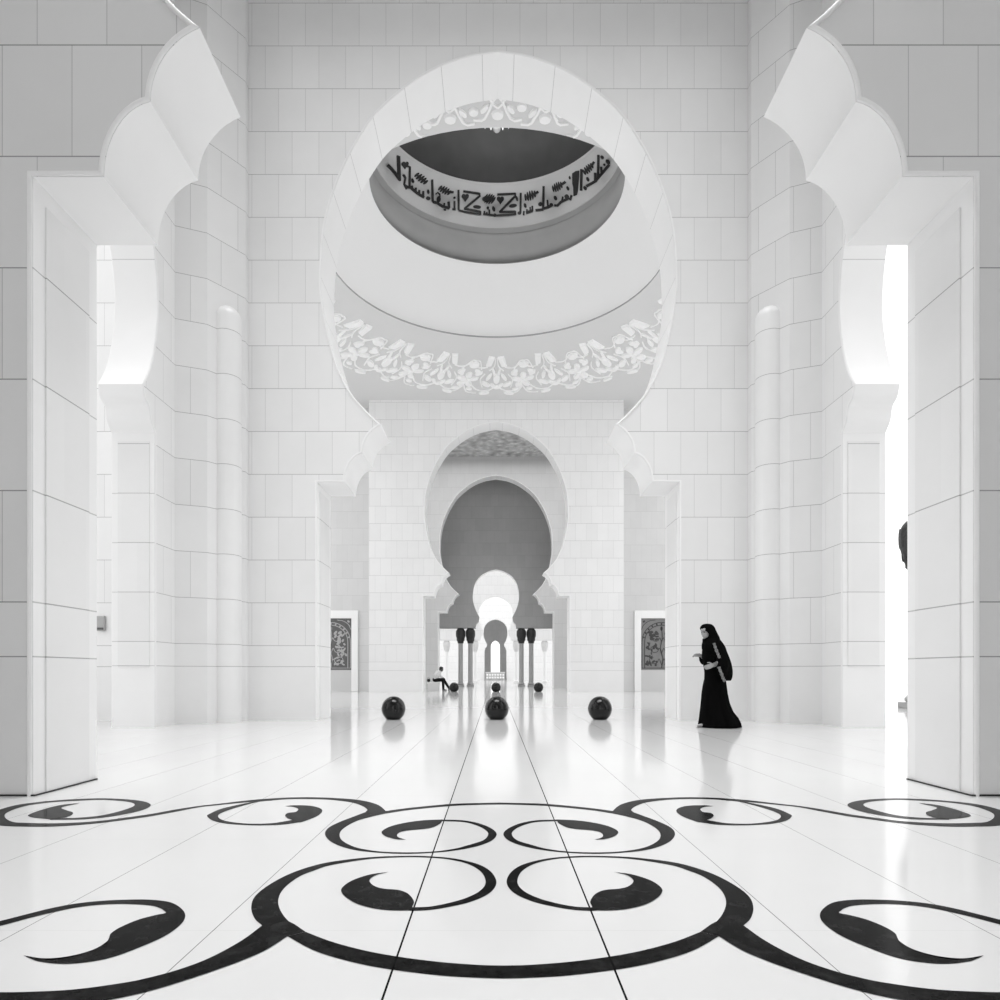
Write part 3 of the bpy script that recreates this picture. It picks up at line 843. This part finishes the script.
panel(-1, 'dark panel with pale floral tracery, white frame, behind the left jamb', M['panel'], M['tracery'])
panel(1, 'grey panel with dark floral tracery, white frame, behind the right jamb', M['panel_grey'], M['tracery_dark'])

# ------------------------------------------------------------------ small grey box on the wall seen through the left opening
r = empty('wall_box', (-7.47, 11.7, 1.70), 'small grey box on the white wall through the left opening', 'box')
bm = bmesh.new(); box(bm, -.075, .075, -.06, 0, 0, .28, .012); from_bm('casing', bm, M['box'], r)
bm = bmesh.new(); box(bm, -.06, .06, -.066, -.058, .02, .06, .003); from_bm('outlet', bm, M['boxdark'], r)

# ------------------------------------------------------------------ low screen far away
r = empty('low_screen', (CX - .03, 78.6, 0), 'low grey carved screen in the distant end arch', 'screen')
bm = bmesh.new(); box(bm, -1.22, 1.22, -.05, .05, .06, .92, .01); from_bm('screen_panel', bm, M['column'], r)
bm = bmesh.new(); box(bm, -1.28, 1.28, -.07, .07, .92, 1.02, .02); from_bm('top_rail', bm, M['capital_pale'], r)
bm = bmesh.new()
for k in range(7):
    for j in range(2):
        m = Matrix.Translation((-1.02 + .34 * k, -.055, .3 + .36 * j)) @ Matrix.Diagonal((.13, .03, .13, 1))
        bmesh.ops.create_icosphere(bm, subdivisions=2, radius=1, matrix=m)
from_bm('carved_rosettes', bm, M['trim'], r, smooth=60)
for s in (-1, 1):
    bm = bmesh.new(); box(bm, s * 1.1 - .1, s * 1.1 + .1, -.12, .12, 0, .07, .01); from_bm('foot', bm, M['column'], r)

# ------------------------------------------------------------------ chandelier in the dome
r = empty('chandelier', (CX, CY, 18.50), 'crystal chandelier in the dark dome, its lower rim showing', 'chandelier')
cyl_part('rod', [(.03, 1.0), (.03, 3.36), (.12, 3.38)], M['metal'], r, 12)
def ring_mesh(R, z, t):
    bm = bmesh.new(); n, m = 48, 10
    rows = [[bm.verts.new(((R + t * math.cos(b)) * math.cos(a), (R + t * math.cos(b)) * math.sin(a), z + t * math.sin(b))) for b in [2 * math.pi * j / m for j in range(m)]] for a in [2 * math.pi * i / n for i in range(n)]]
    for i in range(n):
        for j in range(m):
            bm.faces.new((rows[i][j], rows[(i + 1) % n][j], rows[(i + 1) % n][(j + 1) % m], rows[i][(j + 1) % m]))
    bmesh.ops.recalc_face_normals(bm, faces=bm.faces)
    return bm
for R, z in ((1.25, .45), (.72, .95), (.42, 1.4)):
    from_bm('ring', ring_mesh(R, z, .035), M['metal'], r, smooth=60)
bm = bmesh.new()
for q in range(6):
    a = math.pi * q / 3
    for (r0, z0), (r1, z1) in (((.03, 1.75), (.42, 1.4)), ((.42, 1.4), (.72, .95)), ((.72, .95), (1.25, .45)), ((.03, 1.0), (1.25, .45))):
        p, e = Vector((r0 * math.cos(a), r0 * math.sin(a), z0)), Vector((r1 * math.cos(a), r1 * math.sin(a), z1))
        d = e - p
        m = Matrix.Translation((p + e) / 2) @ d.to_track_quat('Z', 'Y').to_matrix().to_4x4() @ Matrix.Diagonal((.018, .018, d.length, 1))
        bmesh.ops.create_cube(bm, size=1, matrix=m)
from_bm('arms', bm, M['metal'], r)
bm = bmesh.new()
bmesh.ops.create_cone(bm, cap_ends=True, segments=6, radius1=.004, radius2=.045, depth=.10, matrix=Matrix.Translation((0, 0, .03)))
bmesh.ops.create_cone(bm, cap_ends=True, segments=6, radius1=.045, radius2=.004, depth=.06, matrix=Matrix.Translation((0, 0, .11)))
drop = bpy.data.meshes.new('crystal_drop'); bm.to_mesh(drop); bm.free()
drop.materials.append(M['crystal'])
for R, z, n in ((1.25, .32, 40), (.72, .79, 18), (.42, 1.24, 10), (.16, .12, 6), (.3, .2, 10)):
    for q in range(n):
        a = 2 * math.pi * q / n
        o = bpy.data.objects.new('crystal_drop', drop); col.objects.link(o); o.parent = r
        o.location = (R * math.cos(a), R * math.sin(a), z)
bm = bmesh.new(); bmesh.ops.create_uvsphere(bm, u_segments=24, v_segments=16, radius=.26, matrix=Matrix.Translation((0, 0, .5)) @ Matrix.Diagonal((1, 1, .95, 1)))
from_bm('bowl', bm, M['crystal'], r, smooth=60)
for q in range(10):
    a = math.radians(90 + 36 * q)
    bm = bmesh.new(); bmesh.ops.create_uvsphere(bm, u_segments=16, v_segments=12, radius=.13, matrix=Matrix.Translation((1.22 * math.cos(a), 1.22 * math.sin(a), .36)))
    from_bm('lamp_globe', bm, M['crystal'], r, smooth=60)

# ------------------------------------------------------------------ bodies: volumes fused into one continuous surface
def cap(bm, a, b, r0, r1, n=6):
    a, b = Vector(a), Vector(b)
    for k in range(n + 1):
        t = k / n
        bmesh.ops.create_icosphere(bm, subdivisions=2, radius=r0 + (r1 - r0) * t, matrix=Matrix.Translation(a.lerp(b, t)))
    d = b - a
    m = Matrix.Translation((a + b) / 2) @ d.to_track_quat('Z', 'Y').to_matrix().to_4x4()
    bmesh.ops.create_cone(bm, cap_ends=True, segments=16, radius1=r0, radius2=r1, depth=d.length, matrix=m)
def ellip(bm, c, r, rot=None):
    m = Matrix.Translation(c) @ (rot or Matrix.Identity(4)) @ Matrix.Diagonal((r[0], r[1], r[2], 1))
    bmesh.ops.create_icosphere(bm, subdivisions=3, radius=1, matrix=m)
def fuse(name, bm, mat, parent, voxel, smooth=3, fac=.5):
    me = bpy.data.meshes.new('tmp'); bm.to_mesh(me); bm.free()
    o = bpy.data.objects.new('tmp', me); col.objects.link(o)
    md = o.modifiers.new('r', 'REMESH'); md.mode = 'VOXEL'; md.voxel_size = voxel
    if smooth:
        ms = o.modifiers.new('s', 'SMOOTH'); ms.factor = fac; ms.iterations = smooth
    dg = bpy.context.evaluated_depsgraph_get(); dg.update()
    m2 = bpy.data.meshes.new_from_object(o.evaluated_get(dg))
    bpy.data.objects.remove(o); bpy.data.meshes.remove(me)
    m2.name = name
    for p in m2.polygons: p.use_smooth = True
    return link(name, m2, mat, parent)
def hand(bm, wrist, d, n, side, k=1., curl=.5):
    """d: towards the fingers, n: back of the hand, side: towards the thumb"""
    w, d, n, s = Vector(wrist), Vector(d).normalized(), Vector(n).normalized(), Vector(side).normalized()
    for t in (-1, -.33, .33, 1):
        cap(bm, w + s * .012 * t * k, w + d * .085 * k + s * .029 * t * k, .015 * k, .0125 * k, 4)
    for i, (off, L) in enumerate(((.031, .066), (.011, .075), (-.010, .070), (-.029, .055))):
        p = w + d * .088 * k + s * off * k; q = d.copy(); ang = curl * .7
        for seg, f in enumerate((.42, .33, .25)):
            c, sn = math.cos(ang), math.sin(ang)
            e = p + (d * c - n * sn) * L * f * k
            cap(bm, p, e, (.0092 - .0008 * seg) * k, (.0086 - .0009 * seg) * k, 3); p = e; ang += curl * .9
    p = w + d * .025 * k + s * .028 * k
    e = p + (s * .75 + d * .65 - n * .2).normalized() * .042 * k; cap(bm, p, e, .0125 * k, .0105 * k, 3)
    cap(bm, e, e + (d * .9 + s * .25 - n * .3).normalized() * .032 * k, .0105 * k, .008 * k, 3)
def head(bm, c, R, k=1.):
    """c: centre; R: rotation, face looks along local -X"""
    def P(x, y, z): return Vector(c) + R @ Vector((x * k, y * k, z * k))
    R4 = R.to_4x4()
    def E(p, r, extra=None): ellip(bm, P(*p), [v * k for v in r], R4 @ extra if extra else R4)
    E((.012, 0, .025), (.098, .076, .098))
    E((-.035, 0, -.035), (.062, .060, .080))
    E((-.062, 0, -.088), (.026, .030, .024))                       # chin
    E((-.05, 0, .045), (.05, .062, .05))                            # forehead
    for s in (1, -1):
        E((-.066, s * .036, -.022), (.026, .022, .024))             # cheekbones
        E((-.082, s * .028, .022), (.018, .024, .008))              # brow ridge
        E((.008, s * .078, -.012), (.018, .009, .032))              # ears
        E((-.02, s * .05, -.07), (.05, .016, .022))                 # jaw
    cap(bm, P(-.088, 0, .012), P(-.112, 0, -.028), .008 * k, .0125 * k, 5)   # nose
    E((-.103, .009, -.032), (.010, .008, .008)); E((-.103, -.009, -.032), (.010, .008, .008))
    E((-.091, 0, -.056), (.011, .023, .006)); E((-.090, 0, -.067), (.011, .019, .007))   # lips
    return P, R
def loft(name, rings, mat, parent, closed=True, thick=0., smooth=60, capends=False):
    vs = [p for r_ in rings for p in r_]; n = len(rings[0]); fs = []
    for i in range(len(rings) - 1):
        for k in range(n if closed else n - 1):
            fs.append((i * n + k, i * n + (k + 1) % n, (i + 1) * n + (k + 1) % n, (i + 1) * n + k))
    if capends: fs += [tuple(range(n)), tuple(range((len(rings) - 1) * n, len(rings) * n))]
    o = from_pydata(name, vs, fs, mat, parent, smooth)
    if thick:
        md = o.modifiers.new('thickness', 'SOLIDIFY'); md.thickness = thick; md.offset = 1
    return o
def lerp_table(tab, z):
    for a, b in zip(tab, tab[1:]):
        if (a[0] >= z >= b[0]):
            t = (a[0] - z) / (a[0] - b[0]); t2 = t
            return [p + (q - p) * t2 for p, q in zip(a[1:], b[1:])]
    return tab[-1][1:] if z < tab[-1][0] else tab[0][1:]

# ------------------------------------------------------------------ the walking woman
WX, WY = 3.685, 10.2
W = empty('person', (WX, WY, 0), 'woman in long black gown and headscarf walking left, one hand raised', 'person')
bm = bmesh.new()
RH = Matrix.Rotation(math.radians(24), 3, 'Z') @ Matrix.Rotation(math.radians(-10), 3, 'Y')
P, _ = head(bm, (-.17, -.005, 1.585), RH, 1.0)
cap(bm, (-.115, 0, 1.40), (-.15, 0, 1.50), .052, .048)
cap(bm, (-.10, 0, 1.34), (-.11, 0, 1.42), .075, .052)
for s in (-1, 1):
    cap(bm, (-.10, s * .05, 1.36), (-.09, s * .155, 1.365), .055, .048)
ellip(bm, (-.09, 0, 1.23), (.105, .145, .17)); ellip(bm, (-.075, 0, 1.08), (.09, .12, .14)); ellip(bm, (-.055, 0, .93), (.11, .16, .13))
for s in (-1, 1): ellip(bm, (-.165, s * .07, 1.23), (.05, .058, .058))
NS, NE, NW = Vector((-.08, -.175, 1.36)), Vector((-.005, -.225, 1.10)), Vector((-.135, -.225, 1.03))
FS, FE, FW = Vector((-.10, .175, 1.36)), Vector((-.12, .235, 1.12)), Vector((-.225, .12, 1.19))
cap(bm, NS, NE, .047, .036); cap(bm, NE, NW, .036, .024)
cap(bm, FS, FE, .047, .036); cap(bm, FE, FW, .036, .024)
hand(bm, NW, (-.9, .1, -.3), (0, -1, .1), (-.3, 0, 1), 1., .45)
hand(bm, FW, (-.95, -.2, .12), (0, .5, .9), (0, -.9, .5), 1.1, .38)
legs = (((-.05, -.09, .90), (-.14, -.09, .49), (-.225, -.085, .09), (-.345, -.09, .034)), ((-.05, .09, .90), (-.015, .09, .49), (.075, .09, .10), (-.035, .09, .034)))
for h, k_, a, t in legs:
    cap(bm, h, k_, .085, .055); cap(bm, k_, a, .053, .036); cap(bm, a, Vector(a) + Vector((.02, 0, -.05)), .036, .033)
    cap(bm, Vector(a) + Vector((.01, 0, -.045)), t, .036, .024)
fuse('body', bm, M['skin'], W, .0055)
for s in (-1, 1):
    bm = bmesh.new(); ellip(bm, P(-.087, s * .029, .004), (.010, .013, .007), RH.to_4x4()); from_bm('eye', bm, M['eye'], W, smooth=80)
    bm = bmesh.new(); cap(bm, P(-.098, s * .014, .024), P(-.090, s * .045, .026), .004, .003, 4); from_bm('eyebrow', bm, M['hair'], W, smooth=80)
# gown: (z, front x, back x, half depth)
GT = [(1.42, -.175, -.045, .075), (1.39, -.205, -.005, .16), (1.34, -.222, .02, .185), (1.25, -.238, .04, .175), (1.12, -.238, .05, .165), (1.0, -.212, .07, .158), (.914, -.198, .10, .175), (.80, -.20, .122, .19), (.70, -.224, .138, .2), (.568, -.243, .155, .21), (.40, -.256, .19, .225), (.26, -.27, .25, .25), (.164, -.28, .33, .27), (.08, -.292, .375, .285), (.012, -.305, .392, .295)]
rings = []
NZ = 46
for i in range(NZ + 1):
    z = 1.42 + (.012 - 1.42) * i / NZ
    f, b, dy = lerp_table(GT, z)
    fade = max(0., min(1., (.9 - z) / .7))
    ring = []
    for k in range(96):
        a = 2 * math.pi * k / 96
        m = 1 + fade * (.045 * math.sin(9 * a + .6) + .02 * math.sin(17 * a + z * 3))
        c = (f + b) / 2
        ring.append((c + (b - f) / 2 * math.cos(a) * (1 + (m - 1) * .4), dy * math.sin(a) * m, z))
    rings.append(ring)
loft('gown', rings, M['black'], W, thick=.004)
# sleeves
def tube(name, path, radii, mat, parent, n=20, sy=1.):
    C = catmull(path, 6); m = len(C); rings = []
    for i, p in enumerate(C):
        t = (C[min(i + 1, m - 1)] - C[max(i - 1, 0)]).normalized()
        u = t.cross(Vector((0, 1, 0))).normalized(); v = u.cross(t).normalized()
        f = i / (m - 1) * (len(radii) - 1); j = min(int(f), len(radii) - 2); rr = radii[j] + (radii[j + 1] - radii[j]) * (f - j)
        rings.append([tuple(p + u * rr * math.cos(a) + v * rr * sy * math.sin(a)) for a in [2 * math.pi * q / n for q in range(n)]])
    return loft(name, rings, mat, parent, thick=.003)
tube('sleeve', [(-.09, -.13, 1.375), (-.075, -.185, 1.35), (-.005, -.225, 1.10), (.0, -.225, .98), (.02, -.225, .775)], (.05, .068, .070, .078, .10, .085, .03), M['black'], W, sy=.75)
tube('sleeve', [(-.10, .13, 1.375), (-.105, .18, 1.35), (-.12, .235, 1.12), (-.165, .19, 1.125), (-.205, .135, 1.17)], (.05, .065, .066, .068, .06, .05), M['black'], W)
def strip(name, pts, w, mat, parent):
    bm = bmesh.new(); C = catmull(pts, 6); prev = None
    for i, p in enumerate(C):
        t = (C[min(i + 1, len(C) - 1)] - C[max(i - 1, 0)]).normalized(); u = Vector((-t.z, 0, t.x)).normalized() * w * .5 * (1 + .25 * math.sin(i * 1.7))
        cur = [bm.verts.new(q) for q in (p + u, p + u + Vector((0, .012, 0)), p - u + Vector((0, .012, 0)), p - u)]
        if prev:
            for k in range(4): bm.faces.new((prev[k], prev[(k + 1) % 4], cur[(k + 1) % 4], cur[k]))
        else: bm.faces.new(cur)
        prev = cur
    bm.faces.new(prev)
    bmesh.ops.recalc_face_normals(bm, faces=bm.faces)
    o = from_bm(name, bm, mat, parent, smooth=60); return o
o = strip('sleeve_trim', [(-.135, -.235, 1.385), (-.115, -.255, 1.30), (-.088, -.278, 1.21), (-.06, -.285, 1.14)], .04, M['embroid'], W); o['label'] = 'silver embroidery down the upper sleeve'
o = strip('sleeve_trim', [(-.075, -.288, 1.0), (-.05, -.30, .92), (-.01, -.295, .82), (.03, -.27, .762)], .045, M['embroid'], W); o['label'] = 'silver embroidery along the hanging sleeve edge'
tube('cuff', [(-.09, -.225, 1.05), (-.12, -.225, 1.037), (-.142, -.226, 1.026)], (.034, .034, .032), M['embroid'], W)
# headscarf: (z, centre x, rx, ry, half angle of the wrap)
ST = [(1.713, -.165, .012, .012, 180), (1.708, -.165, .05, .045, 180), (1.695, -.165, .08, .068, 180), (1.67, -.165, .105, .086, 180), (1.645, -.162, .118, .094, 178), (1.618, -.157, .122, .098, 140), (1.57, -.142, .13, .098, 112), (1.53, -.125, .135, .096, 108), (1.49, -.108, .14, .096, 122), (1.455, -.10, .138, .10, 165), (1.42, -.085, .148, .135, 178), (1.385, -.075, .16, .19, 178), (1.33, -.062, .175, .212, 165), (1.25, -.045, .185, .218, 140), (1.15, -.005, .185, .22, 118), (1.05, .035, .178, .215, 108), (.95, .06, .172, .205, 100), (.88, .065, .17, .195, 96), (.81, .06, .165, .18, 92), (.775, .055, .15, .165, 88)]
rings = []
NZ = 50
for i in range(NZ + 1):
    z = 1.713 + (.775 - 1.713) * (i / NZ) ** 1.25
    cx_, rx, ry, A_ = lerp_table(ST, z)
    tw = math.radians(8) if z > 1.44 else math.radians(8) * max(0, (z - 1.25) / .19)
    ring = []
    for k in range(49):
        a = math.radians(-A_ + 2 * A_ * k / 48)
        m = 1 + (.02 * math.sin(7 * a + z * 5) if z < 1.4 else 0)
        ring.append((cx_ + rx * math.cos(a) * m, ry * math.sin(a) * m, z))
    rings.append(ring)
loft('headscarf', rings, M['scarf'], W, closed=False, thick=.005)
for (h, k_, a, t) in legs:
    bm = bmesh.new()
    c = (Vector(a) + Vector(t)) / 2
    box(bm, t[0] - .02, a[0] + .05, t[1] - .04, t[1] + .04, .0015, .011, .003)
    from_bm('sandal', bm, M['sandal'], W)

# ------------------------------------------------------------------ seated man, bench and bag in the hall beyond
MX, MY = -2.8, 31.0
b_ = empty('bench', (-3.06, MY, 0), 'low white marble bench under the seated man', 'bench')
bm = bmesh.new(); box(bm, -.36, .30, -.24, .24, .36, .44, .015); from_bm('seat_slab', bm, M['bench'], b_)
bm = bmesh.new(); box(bm, -.30, .24, -.19, .19, 0, .36, .01); from_bm('support', bm, M['bench'], b_)
Mn = empty('person', (MX, MY, 0), 'man in white shirt and dark trousers sitting on a white bench', 'person')
hipz = .555
HP, KN, KF = Vector((-.20, 0, hipz)), Vector((.19, -.10, .545)), Vector((.20, .10, .56))
AN, AF = Vector((.205, -.10, .085)), Vector((.49, .11, .115))
CH, NK, HD = Vector((-.11, 0, .84)), Vector((.04, 0, .985)), Vector((.095, 0, 1.09))
RM = Matrix.Rotation(math.radians(180 - 20), 3, 'Z') @ Matrix.Rotation(math.radians(-8), 3, 'Y')
LS, LE, LW = Vector((-.05, -.19, .93)), Vector((-.23, -.26, .80)), Vector((-.285, -.19, .66))
RS, RE, RW = Vector((-.03, .19, .93)), Vector((.06, .26, .72)), Vector((.17, .14, .66))
bm = bmesh.new()
Pm, _ = head(bm, HD, RM, .96)
cap(bm, NK, HD - Vector((.01, 0, .04)), .055, .055); ellip(bm, CH, (.11, .16, .17)); ellip(bm, (-.18, 0, .68), (.11, .15, .15)); ellip(bm, HP, (.12, .16, .10))
cap(bm, CH, NK, .10, .06)
for s_, e_, w_ in ((LS, LE, LW), (RS, RE, RW)):
    cap(bm, CH + Vector((.03, (s_.y) * .4, .08)), s_, .06, .055); cap(bm, s_, e_, .05, .04); cap(bm, e_, w_, .04, .028)
hand(bm, LW, (-.3, .35, -.75), (-.7, -.3, .4), (.3, .8, .2), 1.05, .3)
hand(bm, RW, (.8, -.4, -.35), (.2, 0, 1), (-.2, -1, 0), 1.05, .4)
for sy, kn, an in ((-.09, KN, AN), (.09, KF, AF)):
    cap(bm, HP + Vector((.02, sy, 0)), kn, .085, .058); cap(bm, kn, an, .055, .04)
    cap(bm, an, an + Vector((.14, 0, -.05)), .04, .03)
fuse('body', bm, M['skin_dark'], Mn, .009, 2)
bm = bmesh.new()
ellip(bm, CH, (.135, .185, .19)); ellip(bm, (-.17, 0, .70), (.135, .178, .16)); ellip(bm, (-.19, 0, .60), (.135, .18, .08)); cap(bm, CH, NK - Vector((.015, 0, .02)), .125, .075)
for s_, e_, w_ in ((LS, LE, LW), (RS, RE, RW)):
    cap(bm, CH + Vector((.03, (s_.y) * .4, .08)), s_, .08, .072); cap(bm, s_, e_, .068, .058); cap(bm, e_, e_.lerp(w_, .82), .058, .045)
fuse('shirt', bm, M['shirt'], Mn, .011, 2)
bm = bmesh.new()
ellip(bm, HP, (.15, .19, .112))
for sy, kn, an in ((-.09, KN, AN), (.09, KF, AF)):
    cap(bm, HP + Vector((.02, sy, 0)), kn, .105, .08); cap(bm, kn, an + (kn - an) * .06, .078, .06)
fuse('trousers', bm, M['trouser'], Mn, .012, 2)
bm = bmesh.new()
ellip(bm, Pm(.022, 0, .045), (.098, .084, .092), RM.to_4x4()); ellip(bm, Pm(.05, 0, -.005), (.066, .08, .085), RM.to_4x4()); ellip(bm, Pm(-.035, 0, .085), (.055, .07, .04), RM.to_4x4())
fuse('hair', bm, M['hair'], Mn, .01, 2)
for s in (-1, 1):
    bm = bmesh.new(); ellip(bm, Pm(-.087, s * .029, .004), (.010, .013, .007), RM.to_4x4()); from_bm('eye', bm, M['eye'], Mn, smooth=80)
for an, up in ((AN, 0.), (AF, .35)):
    bm = bmesh.new(); q = Vector((math.cos(up), 0, math.sin(up))); n_ = Vector((-q.z, 0, q.x))
    base = Vector((an.x, an.y, .043))
    cap(bm, base - q * .03, base + q * .15, .041, .034); cap(bm, base - q * .02 + n_ * .02, base + q * .04 + n_ * .02, .042, .036)
    fuse('shoe', bm, M['shoe'], Mn, .009, 2)
bg_ = empty('handbag', (-3.335, MY - .10, .44), 'small black bag on the white bench beside the seated man', 'bag')
bm = bmesh.new(); ellip(bm, (0, 0, .085), (.085, .07, .085)); bmesh.ops.bisect_plane(bm, geom=bm.verts[:] + bm.edges[:] + bm.faces[:], plane_co=(0, 0, .002), plane_no=(0, 0, -1), clear_outer=True)
bmesh.ops.holes_fill(bm, edges=[e for e in bm.edges if e.is_boundary], sides=200)
from_bm('bag_body', bm, M['bag'], bg_, smooth=60)
bm = bmesh.new(); P0 = None
C = catmull([(-.07, -.02, .14), (-.05, -.03, .2), (.0, -.03, .225), (.05, -.03, .2), (.07, -.02, .14)], 4)
for a, b in zip(C, C[1:]): cap(bm, a, b, .007, .007, 1)
from_bm('bag_handle', bm, M['bag'], bg_, smooth=60)
# ================================================================== LIGHT AND CAMERA
w = bpy.data.worlds.new('daylight'); sc.world = w; w.use_nodes = True
bg = w.node_tree.nodes.get('Background') or w.node_tree.nodes.new('ShaderNodeBackground')
bg.inputs[0].default_value = (1, 1, 1, 1); bg.inputs[1].default_value = WORLD
def fill_light(x, y, z, sx, sy, watt, spread):  # unseen area lamps added under the ceilings to brighten floors and walls
    L = bpy.data.lights.new('added_fill_light', 'AREA'); L.shape = 'RECTANGLE'; L.size = sx; L.size_y = sy
    L.energy = watt; L.spread = math.radians(spread)
    o = bpy.data.objects.new('added_fill_light', L); col.objects.link(o); o.location = (x, y, z)
fill_light(CX, 0., 14.1, 9, 8, FILL_A, 75)
fill_light(CX, 8.4, 14.4, 9, 5, FILL_B, 75)
fill_light(CX, 33.4, 13.8, 12, 6, FILL_C, 125)
fill_light(CX, 39.3, 14.0, 12, 2, FILL_D, 120)
for x in (-7.4, 7.4): fill_light(CX + x, 21, 13.6, 3, 12, FILL_E, 110)
L = bpy.data.lights.new('chandelier_lamp', 'POINT'); L.energy = LAMP_F; L.shadow_soft_size = .15
o = bpy.data.objects.new('chandelier_lamp', L); col.objects.link(o); o.location = (CX, CY, 19.55)
cam = bpy.data.cameras.new('camera'); co = bpy.data.objects.new('camera', cam); col.objects.link(co)
co.location = (0, 0, EYE); co.rotation_euler = (math.radians(90), 0, 0)
cam.sensor_width = 36; cam.lens = F / 1000 * 36
cam.shift_x = (500 - VX) / 1000; cam.shift_y = (VY - 500) / 1000
cam.clip_end = 500
sc.camera = co
sc.view_settings.view_transform = 'Standard'; sc.view_settings.look = 'None'
sc.view_settings.gamma = 1; sc.view_settings.use_curve_mapping = False
sc.view_settings.exposure = EXPOSURE
sc.cycles.diffuse_bounces = 8; sc.cycles.max_bounces = 14
